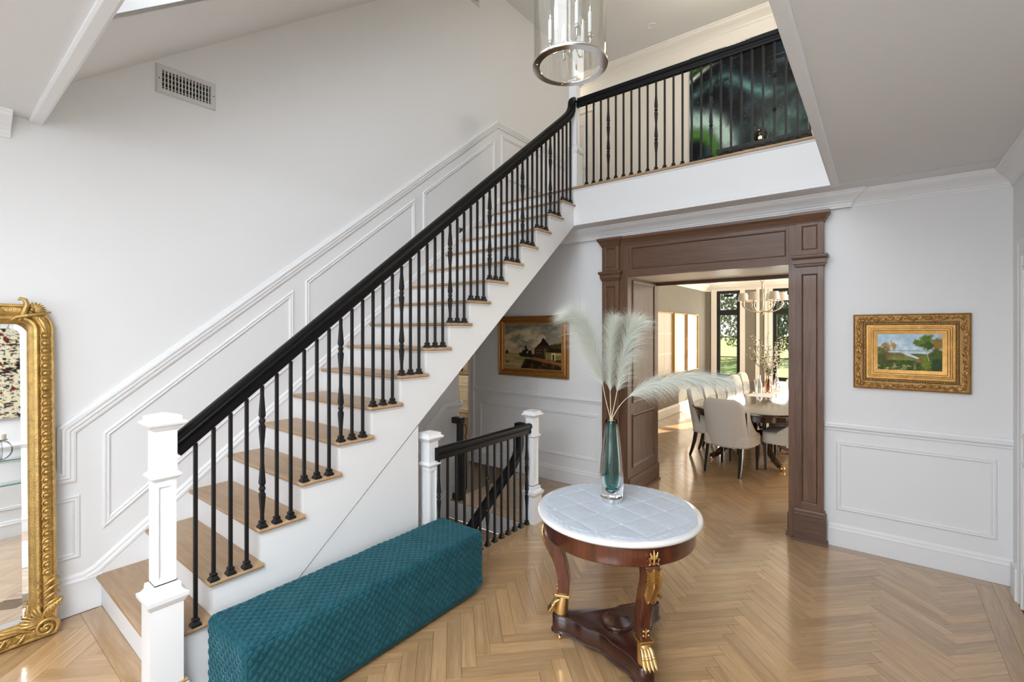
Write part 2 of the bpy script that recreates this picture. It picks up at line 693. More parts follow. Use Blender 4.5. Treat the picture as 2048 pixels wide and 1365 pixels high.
def vnoise(x, y, seed=0):
    ix, iy = np.floor(x), np.floor(y)
    fx, fy = x - ix, y - iy
    fx, fy = fx * fx * (3 - 2 * fx), fy * fy * (3 - 2 * fy)
    a, b2 = _hash(ix, iy, seed), _hash(ix + 1, iy, seed)
    c, d = _hash(ix, iy + 1, seed), _hash(ix + 1, iy + 1, seed)
    return (a * (1 - fx) + b2 * fx) * (1 - fy) + (c * (1 - fx) + d * fx) * fy


def fbm(x, y, seed=0, o=4):
    t, a, s_ = 0, 0.5, 0
    for i in range(o):
        t = t + a * vnoise(x * 2 ** i, y * 2 ** i, seed + i * 17)
        s_ += a
        a *= 0.5
    return t / s_


def sst(a, b2, x):
    t = np.clip((x - a) / (b2 - a), 0, 1)
    return t * t * (3 - 2 * t)


def lay(base, col, m):
    m = np.clip(m, 0, 1)[..., None]
    return base * (1 - m) + np.array(col, float) / 255 * m


def canvas(name, w, h, nx, ny, fn, parent, loc, rz=0.0):
    """flat painted canvas in local XZ (facing -Y), colour from fn(u,v) (sRGB 0..1)"""
    u, v = np.meshgrid(np.linspace(0, 1, nx + 1), np.linspace(0, 1, ny + 1))
    c = np.clip(fn(u, v), 0, 1)
    c = np.where(c <= 0.04045, c / 12.92, ((c + 0.055) / 1.055) ** 2.4)
    co = np.stack([(u - .5) * w, u * 0, (v - .5) * h], -1).reshape(-1, 3)
    idx = np.arange((nx + 1) * (ny + 1)).reshape(ny + 1, nx + 1)
    fs = np.stack([idx[:-1, :-1], idx[:-1, 1:], idx[1:, 1:], idx[1:, :-1]], -1).reshape(-1, 4)
    me = bpy.data.meshes.new(name)
    me.from_pydata(co.tolist(), [], fs.tolist())
    ca = me.color_attributes.new('Col', 'FLOAT_COLOR', 'POINT')
    full = np.concatenate([c.reshape(-1, 3), np.ones((c.shape[0] * c.shape[1], 1))], 1).astype(np.float32)
    ca.data.foreach_set('color', full.ravel())
    me.materials.append(MATS['painted_canvas'])
    return link(name, me, parent, 0, loc, (0, 0, rz))


# ================================================================== ROOM SHELL
RISE, GO = 0.1845, 0.2318
NOSE0 = 0.437                     # nosing of step k is at NOSE0 + GO*k
ZP = RISE                         # raised entry floor by the mirror
CEIL = 2.91
LAND = RISE * 18                  # upper landing floor
XW = -3.583                       # stair wall face
YB = 4.735                        # back wall face
XR = 0.735                        # right wall face
UCEIL = 5.80
YH = 6.60                         # upper hall back wall face


# ---- herringbone planks
PL, PW = 0.48, 0.08


def clip_poly(poly, x0, x1, y0, y1):
    for ax, lim, sgn in ((0, x0, 1), (0, x1, -1), (1, y0, 1), (1, y1, -1)):
        outp = []
        n = len(poly)
        for i in range(n):
            p, q = poly[i], poly[(i + 1) % n]
            dp, dq = (p[ax] - lim) * sgn, (q[ax] - lim) * sgn
            if dp >= 0:
                outp.append(p)
            if dp * dq < 0:
                t = dp / (dp - dq)
                outp.append((p[0] + (q[0] - p[0]) * t, p[1] + (q[1] - p[1]) * t))
        poly = outp
        if len(poly) < 3:
            return []
    return poly


def herringbone(x0, x1, y0, y1, ox, oy):
    """yield (centre, angle, polygon) in world XY"""
    c45 = math.sqrt(.5)
    g = 0.0006
    res = []
    n = int((max(x1 - x0, y1 - y0) + 2) / PW) + 8
    for m in range(-12, 13):
        for k in range(-n * 2, n * 2):
            bx, by = m * PL + k * PW, -m * PL + k * PW
            for typ in (0, 1):
                if typ == 0:
                    a0, a1, b0, b1 = bx, bx + PL, by, by + PW
                else:
                    a0, a1, b0, b1 = bx + PL, bx + PL + PW, by + PW - PL, by + PW
                ca, cb = (a0 + a1) / 2, (b0 + b1) / 2
                cx, cy = ox + (ca - cb) * c45, oy + (ca + cb) * c45
                if cx < x0 - .3 or cx > x1 + .3 or cy < y0 - .3 or cy > y1 + .3:
                    continue
                poly = []
                for a, b_ in ((a0 + g, b0 + g), (a1 - g, b0 + g), (a1 - g, b1 - g), (a0 + g, b1 - g)):
                    poly.append((ox + (a - b_) * c45, oy + (a + b_) * c45))
                full = all(x0 <= p[0] <= x1 and y0 <= p[1] <= y1 for p in poly)
                if not full:
                    poly = clip_poly(poly, x0, x1, y0, y1)
                    if len(poly) < 3:
                        continue
                res.append(((cx, cy), R(45) if typ == 0 else R(-45), poly, full))
    return res


def plank_verts(poly, cen, ang, th=0.006, ch=0.0009):
    """chamfered slab in plank-local coords (x along grain), with uv"""
    ca, sa = math.cos(-ang), math.sin(-ang)
    loc = [((p[0] - cen[0]) * ca - (p[1] - cen[1]) * sa, (p[0] - cen[0]) * sa + (p[1] - cen[1]) * ca) for p in poly]
    mx, my = sum(p[0] for p in loc) / len(loc), sum(p[1] for p in loc) / len(loc)
    ins = []
    for p in loc:
        d = math.hypot(p[0] - mx, p[1] - my) or 1
        f_ = max(0, 1 - ch * 1.6 / d)
        ins.append((mx + (p[0] - mx) * f_, my + (p[1] - my) * f_))
    n = len(loc)
    vs = [(p[0], p[1], -th) for p in loc] + [(p[0], p[1], -ch) for p in loc] + [(p[0], p[1], 0) for p in ins]
    fs = [tuple(range(2 * n, 3 * n))]
    for i in range(n):
        j = (i + 1) % n
        fs.append((i, j, n + j, n + i))
        fs.append((n + i, n + j, 2 * n + j, 2 * n + i))
    return vs, fs


def set_uv(me):
    uvl = me.uv_layers.new(name='UVMap')
    co = np.empty(len(me.vertices) * 3)
    me.vertices.foreach_get('co', co)
    co = co.reshape(-1, 3)
    li = np.empty(len(me.loops), int)
    me.loops.foreach_get('vertex_index', li)
    uvl.data.foreach_set('uv', co[li][:, :2].ravel())


FWD = (-math.sin(0.6622), math.cos(0.6622))
RGT = (math.cos(0.6622), math.sin(0.6622))


def in_view(x, y, z, mar=0.06):
    d = x * FWD[0] + y * FWD[1]
    if d < 0.3:
        return False, 0
    u = 0.5 + (x * RGT[0] + y * RGT[1]) / d * 942.35 / 2048
    v = (661.3 - 942.35 * (z - CAMZ) / d) / 1365
    return (-mar < u < 1 + mar and -mar < v < 1 + mar), d


full_plank = None


def lay_planks(parent, rects, z, ox, oy, limit):
    global full_plank
    allp = []
    for r_ in rects:
        for it in herringbone(*r_, ox, oy):
            ok, d = in_view(it[0][0], it[0][1], z)
            allp.append((d if ok else 1e3 + d, it))
    allp.sort(key=lambda t: t[0])
    rest_v, rest_f, rest_uv = [], [], []
    cnt = 0
    for d, (cen, ang, poly, full) in allp:
        vs, fs = plank_verts(poly, cen, ang)
        if cnt < limit and d < 1e3:
            if full:
                if full_plank is None:
                    me = bpy.data.meshes.new('plank')
                    me.from_pydata(vs, [], fs)
                    me.materials.append(MATS['oak_plank'])
                    set_uv(me)
                    full_plank = me
                me = full_plank
            else:
                me = bpy.data.meshes.new('plank')
                me.from_pydata(vs, [], fs)
                me.materials.append(MATS['oak_plank'])
                set_uv(me)
            link('plank', me, parent, 0, (cen[0], cen[1], z), (0, 0, ang))
            cnt += 1
        elif d < 1e3 or (-1.6 < cen[1] < 1.7 and cen[0] > -2.0 and z < .05):
            k = len(rest_v)
            ca, sa = math.cos(ang), math.sin(ang)
            for p in vs:
                rest_v.append((cen[0] + p[0] * ca - p[1] * sa, cen[1] + p[0] * sa + p[1] * ca, z + p[2]))
                rest_uv.append((p[0], p[1]))
            fs = [fs[0]] + [f for f in fs[1:] if True]
            rest_f += [tuple(i + k for i in f) for f in fs]
    if rest_v:
        me = bpy.data.meshes.new('floor_planks')
        me.from_pydata(rest_v, [], rest_f)
        me.materials.append(MATS['oak_plank_far'])
        uvl = me.uv_layers.new(name='UVMap')
        li = np.empty(len(me.loops), int)
        me.loops.foreach_get('vertex_index', li)
        uvl.data.foreach_set('uv', np.array(rest_uv)[li].ravel())
        tag(link('floor_planks', me, parent), kind='stuff')
    return cnt


def board(parent, x0, x1, y0, y1, z, along='X', name='border_plank'):
    """straight border plank with its own mesh"""
    g = 0.0006
    L, W = (x1 - x0, y1 - y0) if along == 'X' else (y1 - y0, x1 - x0)
    cen = ((x0 + x1) / 2, (y0 + y1) / 2)
    ang = 0 if along == 'X' else R(90)
    hw, hl = W / 2 - g, L / 2 - g
    poly = [(-hl, -hw), (hl, -hw), (hl, hw), (-hl, hw)]
    vs, fs = plank_verts(poly, (0, 0), 0)
    me = bpy.data.meshes.new(name)
    me.from_pydata(vs, [], fs)
    me.materials.append(MATS['oak_plank'])
    set_uv(me)
    return link(name, me, parent, 0, (cen[0], cen[1], z), (0, 0, ang))


# main floor (one level below the raised entry floor), with the stairwell hole
mb = MB()
zt = -0.005
mb.box(-2.62, 0.9, 0.80, 12.5, -0.12, zt)
mb.box(-2.48, 0.9, -4.5, 0.80, -0.12, zt)
mb.box(-7.6, -2.62, 3.52, 12.5, -0.12, zt)
floor = struct(mb.build('floor', 'oak_gap'))
BR = 0.092
lay_planks(floor, [(-2.46, XR - .02 - 2 * BR, -1.6, YB - .02 - BR), (-2.09, -0.63, YB - .02, 5.56), (-3.42, 0.9, 5.56, 12.3), (-3.56, -2.46, 3.66, YB - .02 - BR)],
           0.0, -0.33, 0.05, 288)
board(floor, -2.46, XR - .02 - BR, YB - .02 - BR, YB - .02, 0, 'X')
board(floor, -3.58, -2.46, YB - .02 - BR, YB - .02, 0, 'X')
board(floor, XR - .02 - BR, XR - .02, -1.6, YB - .02, 0, 'Y')
board(floor, XR - .02 - 2 * BR, XR - .02 - BR, -1.6, YB - .02 - BR, 0, 'Y')
board(floor, -2.63, -2.46, 2.24, 3.66, 0, 'Y')
board(floor, -3.56, -2.63, 3.51, 3.66, 0, 'X', 'nosing_board')

# raised entry floor by the mirror
mb = MB()
mb.box(XW, -2.50, -4.5, NOSE0 + GO + .05, 0, ZP - 0.005)
mb.box(-2.66, -2.50, .60, 0.795, 0, ZP - 0.005)
floor2 = struct(mb.build('floor', 'oak_gap'))
lay_planks(floor2, [(-3.56, -2.505, -0.30, 0.598)], ZP, -0.33, 0.12, 60)
board(floor2, -3.56, -2.505, 0.598, 0.694, ZP, 'X')
board(floor2, -2.66, -2.505, 0.694, 0.795, ZP, 'X')
sbox('trim_1', 'trim_paint', -2.512, -2.498, -4.5, 0.795, 0.0, ZP - 0.006)

# stair wall (left)
mb = MB()
mb.prism([(-4.6, 0.0), (0.95, 0.0), (0.95, -2.0), (3.665, -2.0), (3.665, 2.9), (6.12, 2.9), (6.12, 6.0), (-4.6, 6.0)], 'X', XW - 0.12, XW)
wall_left = struct(mb.build('wall_left', 'wall_paint'))
# stairwell far walls below floor
sbox('wall_stairwell', 'wall_paint', -2.60, -2.50, 0.9, 3.52, -2.0, -0.12)
sbox('wall_stairwell', 'wall_paint', XW, -2.5, 0.8, 0.9, -2.0, 0.0)

# back wall: pieces around the kitchen doorway and the walnut portal
mb = MB()
mb.box(-4.44, -2.15, YB, YB + .1, 0, CEIL + .05)
mb.box(-0.56, 1.0, YB, YB + .1, 0, CEIL + .05)
mb.box(-2.15, -0.56, YB, YB + .1, 2.40, CEIL + .05)
mb.box(-5.6, -4.44, YB, YB + .1, 2.25, CEIL + .05)
mb.box(-5.7, -5.30, YB, YB + .1, 0, CEIL + .05)
wall_back = struct(mb.build('wall_back', 'wall_paint'))
# right wall with a closed tall door
mb = MB()
mb.box(XR, XR + .1, -4.6, YB + .1, 0, CEIL + .05)
wall_right = struct(mb.build('wall_right', 'wall_paint'))
# entrance wall behind the camera with a glazed door opening, and wall above with dormer window opening
mb = MB()
mb.box(-3.7, -2.3, -4.6, -4.5, 0, CEIL)
mb.box(0.5, 0.85, -4.6, -4.5, 0, CEIL)
mb.box(-2.3, 0.5, -4.6, -4.5, 2.7, CEIL)
struct(mb.build('wall_front', 'wall_paint'))
# hallway behind the stair wall
sbox('wall_hall', 'wall_paint', -5.7, -5.6, 3.4, YB + .1, 0, CEIL)
sbox('wall_hall', 'wall_paint', -5.7, XW - .12, 3.55, 3.66, 0, CEIL)

# lower ceilings (void between them)
VX, VY0, VY1 = -0.295, 0.450, 4.404
mb = MB()
mb.box(-3.7, 0.85, -4.6, VY0, CEIL, CEIL + .18)
mb.box(VX, 0.85, VY0, VY1, CEIL, CEIL + .18)
mb.box(-7.7, 0.95, VY1 + .03, YB + .12, CEIL, CEIL + .18)
mb.box(-5.7, XW - .12, 3.4, VY1, CEIL, CEIL + .18)
ceiling = struct(mb.build('ceiling', 'ceiling_paint'))
# flat band trimming the void edge
bandp = [(0, 0), (0, 0.055), (-0.012, 0.055), (-0.016, 0.045), (-0.016, 0.01), (-0.012, 0)]
mb = MB()
mb.mold([(XW, VY0, CEIL), (VX, VY0, CEIL), (VX, VY1, CEIL)], (0, 0, 1), [(o, -a) for o, a in bandp])
struct(mb.build('trim_2', 'trim_paint'))
# walls of the void above the lower ceiling: right side and front knee
sbox('wall_void', 'wall_paint', VX, VX + .1, VY0, VY1 - .3, CEIL + .001, 3.05)

# landing slab and its white fascia
sbox('floor_landing', 'oak_gap', -4.9, 0.85, VY1 + .03, YH, CEIL + .18, LAND - .03)
sbox('trim_3', 'trim_paint', -2.60, VX + .35, VY1, VY1 + .03, CEIL, LAND - .03)
mb = MB()
mb.mold([(-2.57, VY1, CEIL), (VX, VY1, CEIL)], (0, 0, 1), [(0.0, 0), (0.0, -0.012), (0.022, -0.012), (0.026, -0.006), (0.026, 0)])
struct(mb.build('trim_4', 'trim_paint'))
# oak nosing along the landing edge (top step of the stair too)
nosep = []
for i in range(9):
    a = -PI / 2 + PI * i / 8
    nosep.append((-(0.0135 * math.cos(a)), 0.0135 * math.sin(a)))
NOSEY = NOSE0 + GO * 17
poly = [(NOSEY + .0135 + p[0], LAND - .0135 + p[1]) for p in nosep] + [(NOSEY + .14, LAND), (NOSEY + .14, LAND - .027)]
landing_nosing = struct(MB().prism(poly, 'X', XW + .012, VX + .3).build('trim_5', 'oak_tread', smooth=40))
covep = [(0, 0), (-0.014, 0), (-0.012, -0.006), (-0.006, -0.012), (0, -0.016)]
MBc = MB().prism([(VY1 + p[0], LAND - .027 + p[1]) for p in covep], 'X', XW + .012, VX + .3)
struct(MBc.build('trim_6', 'trim_paint'))

# sloped roof ceiling on the left, dormer opening and the window above the entrance
SL = 0.78
def slz(y):
    return 3.209 + SL * (y - 0.602)
ytop = 0.602 + (UCEIL - 3.209) / SL
XD = -2.65
mb = MB()
# plank of slope from stair wall to dormer
def slab(x0, x1, y0, y1):
    vs = []
    for x in (x0, x1):
        for y in (y0, y1):
            for dz in (0, 0.12):
                vs.append((x, y, slz(y) + dz))
    mb.add(vs, [(0, 1, 3, 2), (4, 6, 7, 5), (0, 4, 5, 1), (2, 3, 7, 6), (0, 2, 6, 4), (1, 5, 7, 3)])
slab(XW, XD, 0.40, ytop)
slab(VX, 0.85, 0.40, ytop)
struct(mb.build('ceiling_slope', 'ceiling_paint'))
YF = 0.0                       # plane of the window over the entrance
mb = MB()
mb.prism([(YF, 2.95), (0.45, slz(.45)), (ytop, UCEIL), (YF, UCEIL)], 'X', XD - .06, XD + .003)
mb.prism([(YF, 2.95), (0.45, slz(.45)), (ytop, UCEIL), (YF, UCEIL)], 'X', VX - .003, VX + .06)
struct(mb.build('wall_dormer', 'wall_paint'))
mb = MB()
mb.box(XW - .1, 0.9, YF - .1, YH + .1, UCEIL, UCEIL + .1)
struct(mb.build('ceiling_upper', 'ceiling_paint'))
# dormer front wall with window opening
mb = MB()
mb.box(XW, XD + .15, YF - .1, YF, CEIL + .18, UCEIL)
mb.box(VX - .15, 0.85, YF - .1, YF, CEIL + .18, UCEIL)
mb.box(XD + .15, VX - .15, YF - .1, YF, CEIL + .18, 3.25)
mb.box(XD + .15, VX - .15, YF - .1, YF, 5.35, UCEIL)
struct(mb.build('wall_upper_front', 'wall_paint'))
sbox('wall_knee', 'wall_paint', XW, XD, 0.38, 0.448, CEIL + .18, slz(.45) + .1)

# upper hall
sbox('wall_upper_back', 'cream_paint', -4.9, 0.9, YH, YH + .1, LAND - .03, UCEIL)
sbox('wall_upper_right', 'cream_paint', 0.75, 0.85, 0.4, YH, CEIL + .18, UCEIL)
sbox('wall_upper_left', 'cream_paint', -5.0, -4.9, 6.1, YH, LAND - .03, UCEIL)
sbox('wall_upper_left', 'cream_paint', -4.9, XW - .12, 6.02, 6.12, LAND - .03, UCEIL)

# ---- mouldings
crown = [(0.0, 0.0), (0.0, 0.105), (-0.012, 0.105), (-0.018, 0.096), (-0.028, 0.092), (-0.040, 0.078), (-0.055, 0.055), (-0.072, 0.036),
         (-0.082, 0.030), (-0.090, 0.020), (-0.100, 0.018), (-0.108, 0.012), (-0.122, 0.010), (-0.122, 0.0)]
def crown_run(name, pts, mat='trim_paint', prof=crown, flip=False, smooth=None):
    pr_ = [(o, -a if flip else a) for o, a in prof]
    return struct(MB().mold(pts, (0, 0, 1), pr_).build(name, mat, smooth=smooth))
# travel direction chosen so that n x d points into the room
crown_run('trim_7', [(-0.19, YB, CEIL), (XR, YB, CEIL), (XR, -4.5, CEIL)], flip=True)
crown_run('trim_8', [(-4.42, YB - .035, CEIL), (-0.19, YB - .035, CEIL), (-0.19, YB, CEIL)], flip=True)
crown_run('trim_9', [(XW, -4.5, CEIL), (XW, VY0 - .12, CEIL)], flip=True)
crown_up = [(o * 1.5, a * 1.4) for o, a in crown]
crown_run('trim_10', [(-4.9, YH, UCEIL), (0.75, YH, UCEIL)], 'warm_lit_trim', crown_up, flip=True)
sbox('trim_11', 'warm_lit_trim', -4.9, 0.75, YH - .012, YH, UCEIL - .36, UCEIL - .18)

def baseboard_prof(h):
    return [(0, 0), (0.016, 0), (0.016, h - .05), (0.020, h - .048), (0.020, h - .040), (0.013, h - .030), (0.012, h - .014), (0.006, h - .006), (0.004, h), (0, h)]

def run_y(name, x0, x1, y, z0, prof, mat, sgn=-1, parent=None):
    """moulding along X on a wall facing -Y at y: prof (out, z)"""
    p = [(y + sgn * o, z0 + z) for o, z in prof]
    o = MB().prism(p, 'X', x0, x1).build(name, mat, parent)
    return struct(o) if parent is None else o

def run_x(name, y0, y1, x, z0, prof, mat, sgn=1, parent=None):
    p = [(x + sgn * o, z0 + z) for o, z in prof]
    o = MB().prism(p, 'Y', y0, y1).build(name, mat, parent)
    return struct(o) if parent is None else o

BBH = 0.185
run_y('baseboard_back', -4.33, -2.42, YB, 0, baseboard_prof(BBH), 'trim_paint')
run_y('baseboard_back', -0.335, XR, YB, 0, baseboard_prof(BBH), 'trim_paint')
run_x('baseboard_right', -4.5, 3.36, XR, 0, baseboard_prof(BBH), 'trim_paint', -1)
run_x('baseboard_left', -4.5, 0.694, XW, ZP, baseboard_prof(0.225), 'trim_paint', 1)

chair_prof = [(0, -.03), (0.008, -.03), (0.012, -.022), (0.012, -.012), (0.020, -.008), (0.028, 0.0), (0.030, 0.008), (0.030, 0.016), (0.018, 0.024), (0.012, 0.04), (0, 0.046)]
run_y('trim_12', -4.33, -2.40, YB, 0.985, chair_prof, 'trim_paint')
run_y('trim_13', -0.36, XR, YB, 0.985, chair_prof, 'trim_paint')
run_x('trim_14', -4.5, 3.36, XR, 0.985, chair_prof, 'trim_paint', -1)
panel_prof = [(0, 0), (0.006, 0), (0.013, 0.006), (0.013, 0.011), (0.007, 0.015), (0.007, 0.022), (0.012, 0.026), (0.006, 0.034), (0, 0.034)]


def panel(path, n, parent, prof=panel_prof):
    """closed moulding frame; profile extends inward. path must wind so that n x d points inward"""
    n = Vector(n)
    c = sum((Vector(p) for p in path), Vector()) / len(path)
    d = (Vector(path[1]) - Vector(path[0])).normalized()
    if n.cross(d).dot(c - Vector(path[0])) < 0:
        path = path[::-1]
    return MB().mold(path, n, prof, True).build('panel_moulding', 'trim_paint', parent)


def rect_y(x0, x1, z0, z1, y):
    return [(x0, y, z0), (x1, y, z0), (x1, y, z1), (x0, y, z1)]


def rect_x(y0, y1, z0, z1, x):
    return [(x, y0, z0), (x, y1, z0), (x, y1, z1), (x, y0, z1)]


panel(rect_y(-4.24, -3.42, .30, .838, YB), (0, -1, 0), wall_back)
panel(rect_y(-3.31, -2.47, .315, .84, YB), (0, -1, 0), wall_back)
panel(rect_y(-0.283, 0.656, .302, .872, YB), (0, -1, 0), wall_back)
panel(rect_x(0.55, 1.45, .30, .86, XR), (-1, 0, 0), wall_right)
panel(rect_x(-0.45, 0.45, .30, .86, XR), (-1, 0, 0), wall_right)
panel(rect_x(1.55, 3.2, .30, .86, XR), (-1, 0, 0), wall_right)

# stair wall wainscot: raking rail and panels follow the stair pitch
PX = (1, 0, 0)
TT = 2.244 - 1.252
def rail_pts(*pts):
    return [(XW, y, z) for y, z in pts]
rk = [(o, a) for o, a in chair_prof]
rk_prof = [(0, -.040), (0.010, -.040), (0.014, -.030), (0.014, -.018), (0.022, -.012), (0.022, 0.004), (0.028, 0.010), (0.028, 0.020), (0.016, 0.026), (0.012, 0.040), (0, 0.044)]
o = MB().mold(rail_pts((-4.5, 0.97), (0.545, 0.97), (0.545, 1.225), (4.300, 4.235), (6.10, 4.235)), PX, rk_prof).build('trim_15', 'trim_paint')
struct(o)
pk = (3.165 - 1.18) / (3.155 - 0.701)
def rake_panel(y0, zt0, zb0, y1, zt1, zb1):
    panel([(XW, y0, zb0), (XW, y1, zb1), (XW, y1, zt1), (XW, y0, zt0)], (1, 0, 0), wall_left)
rake_panel(0.702, 1.185, 0.625, 1.838, 2.100, 1.53)
rake_panel(1.935, 2.178, 1.610, 3.046, 3.072, 2.495)
rake_panel(3.150, 3.160, 2.580, 4.262, 4.052, 3.62)
panel(rect_x(4.38, 5.30, 3.62, 4.13, XW), (1, 0, 0), wall_left)
panel(rect_x(5.38, 6.02, 3.62, 4.13, XW), (1, 0, 0), wall_left)
panel(rect_x(-0.45, 0.602, 0.50, 0.855, XW), (1, 0, 0), wall_left)
# raking skirt board along the stair
mb = MB()
sk = []
y0s, z0s = 0.60, 0.405
mb.mold(rail_pts((y0s, z0s), (0.655, 0.425), (4.36, 0.425 + (4.36 - .655) * .798), (6.10, 0.425 + (4.36 - .655) * .798)), PX,
        [(0, -.30), (0.012, -.30), (0.012, -.055), (0.018, -.05), (0.018, -.036), (0.012, -.028), (0.012, -.014), (0.006, -.004), (0, 0)])
struct(mb.build('baseboard_stair', 'trim_paint'))

# right wall door (closed, tall) with casing
door_2 = struct(MB().box(XR - .012, XR + .02, 3.50, 4.46, 0.006, 2.36).build('door_2', 'trim_paint'))
cas = [(0, 0), (0.018, 0), (0.024, 0.012), (0.024, 0.02), (0.018, 0.03), (0.016, 0.075), (0.022, 0.085), (0.022, 0.1), (0.012, 0.11), (0, 0.11)]
MB().mold([(XR, 3.48, 0.0), (XR, 3.48, 2.37), (XR, 4.48, 2.37), (XR, 4.48, 0.0)], (-1, 0, 0), [(o, -a if False else a) for o, a in cas]).build('casing', 'trim_paint', door_2)
for y in (3.37, 4.475):
    MB().box(XR - .034, XR, y, y + .125, 0, .215).build('plinth_block', 'trim_paint', door_2, bevel=.003)
for z0, z1 in ((.25, .95), (1.10, 2.2)):
    for y0 in (3.62, 4.06):
        panel(rect_x(y0, y0 + .30, z0, z1, XR - .012), (-1, 0, 0), door_2)
# kitchen doorway casing
MB().mold([(-4.44, YB, 0.0), (-4.44, YB, 2.25), (-5.32, YB, 2.25), (-5.32, YB, 0)], (0, -1, 0), [(o, -a) for o, a in cas]).build('trim_16', 'trim_paint')
bpy.data.objects['trim_16']['kind'] = 'structure'
# upstairs door at the far left of the hall
door_3 = struct(MB().box(-4.25, -3.55, YH - .02, YH + .01, LAND, 5.20).build('door_3', 'warm_lit_trim'))
MB().mold([(-3.53, YH, LAND), (-3.53, YH, 5.22), (-4.28, YH, 5.22), (-4.28, YH, LAND)], (0, -1, 0), [(o, -a) for o, a in cas]).build('casing', 'warm_lit_trim', door_3)
panel(rect_y(-4.12, -3.66, 4.35, 5.05, YH - .02), (0, -1, 0), door_3)
panel(rect_y(-4.12, -3.66, 3.5, 4.2, YH - .02), (0, -1, 0), door_3)


# ================================================================== STAIRCASE
def newel(parent, cx, cy, z0, zbt, znk, zcap, hb=0.063, hs=0.041, name='newel_post'):
    """box newel: square base to zbt, panelled shaft to znk, neck block, moulded cap"""
    p = MB().sqlathe(cx, cy, [(hb, z0), (hb, zbt - .015), (hb + .004, zbt - .01), (hb + .016, zbt + .012), (hb + .018, zbt + .03), (hb + .004, zbt + .036),
                              (hb - .006, zbt + .05), (hb - .008, zbt + .075), (hs, zbt + .08), (hs, zbt + .085)]).build(name, 'newel_paint', parent)
    # shaft with recessed panels: core plus stiles and rails
    zs0, zs1 = zbt + .08, znk
    core = MB()
    hc = hs - .008
    core.box(cx - hc, cx + hc, cy - hc, cy + hc, zs0, zs1)
    st = .016
    for sx in (-1, 1):
        for sy in (-1, 1):
            x0, x1 = sorted((cx + sx * hs, cx + sx * (hs - st)))
            y0, y1 = sorted((cy + sy * hs, cy + sy * (hs - st)))
            core.box(x0, x1, y0, y1, zs0, zs1)
    q = hs - st
    for za, zb in ((zs0, zs0 + .03), (zs1 - .03, zs1)):
        for sg in (-1, 1):
            a0, a1 = sorted((sg * hc * .9, sg * hs))
            core.box(cx + a0, cx + a1, cy - q, cy + q, za, zb)
            core.box(cx - q, cx + q, cy + a0, cy + a1, za, zb)
    core.build('shaft', 'newel_paint', p)
    MB().sqlathe(cx, cy, [(hs, znk - .002), (hs + .010, znk + .004), (hs + .018, znk + .014), (hs + .018, znk + .022), (hs + .008, znk + .03),
                          (hs + .003, znk + .036), (hs + .003, zcap - .075)]).build('neck_block', 'newel_paint', p)
    c = zcap
    MB().sqlathe(cx, cy, [(hs + .003, c - .080), (hs + .010, c - .074), (hs + .014, c - .066), (hs + .016, c - .062), (hs + .030, c - .054), (hs + .034, c - .046),
                          (hs + .032, c - .038), (hs + .018, c - .034), (hs + .018, c - .016), (hs + .012, c - .013), (0.001, c)]).build('cap', 'newel_paint', p)
    return p


RAILP = [(-.021, -.050), (.021, -.050), (.024, -.038), (.020, -.020), (.022, -.010), (.031, -.002), (.034, .008), (.031, .014), (.033, .020),
         (.030, .031), (.020, .039), (0.0, .041), (-.020, .039), (-.030, .031), (-.033, .020), (-.031, .014), (-.034, .008), (-.031, -.002), (-.022, -.010), (-.020, -.020), (-.024, -.038)]


def bal_mesh(h, deco=False, bar=0.0078):
    """baluster mesh standing at origin"""
    mb = MB()
    if not deco:
        mb.box(-bar, bar, -bar, bar, .015, h)
    else:
        k1, k2 = h * 0.70 if deco == 1 else deco[1], h * 0.335 if deco == 1 else deco[0]
        prof = [(bar, .015)]
        for kz in sorted((k1, k2)):
            prof += [(bar, kz - .135), (bar + .0055, kz - .030), (bar + .001, kz - .016), (bar + .001, kz + .016), (bar + .0055, kz + .030), (bar, kz + .135)]
        prof.append((bar, h))
        mb.sqlathe(0, 0, prof)
        for kz in (k1, k2):
            mb.sphere((0, 0, kz), .0175, 10, 6, (1, 1, .72))
            mb.lathe([(.0115, -.014), (.014, -.010), (.014, .010), (.0115, .014)], (0, 0, kz), 10)
    return mb.mesh('baluster', 'iron')


SHOE = MB().sqlathe(0, 0, [(.021, 0), (.021, .008), (.018, .012), (.0165, .016), (.012, .022), (.0145, .026), (.0145, .032), (.010, .038)]).mesh('shoe', 'iron')


def baluster(parent, me, x, y, z, label=None):
    b_ = link('baluster', me, parent, 0, (x, y, z))
    s_ = link('shoe', SHOE, b_, 0, (x, y, z))
    if label:
        b_['label'] = label
    return b_


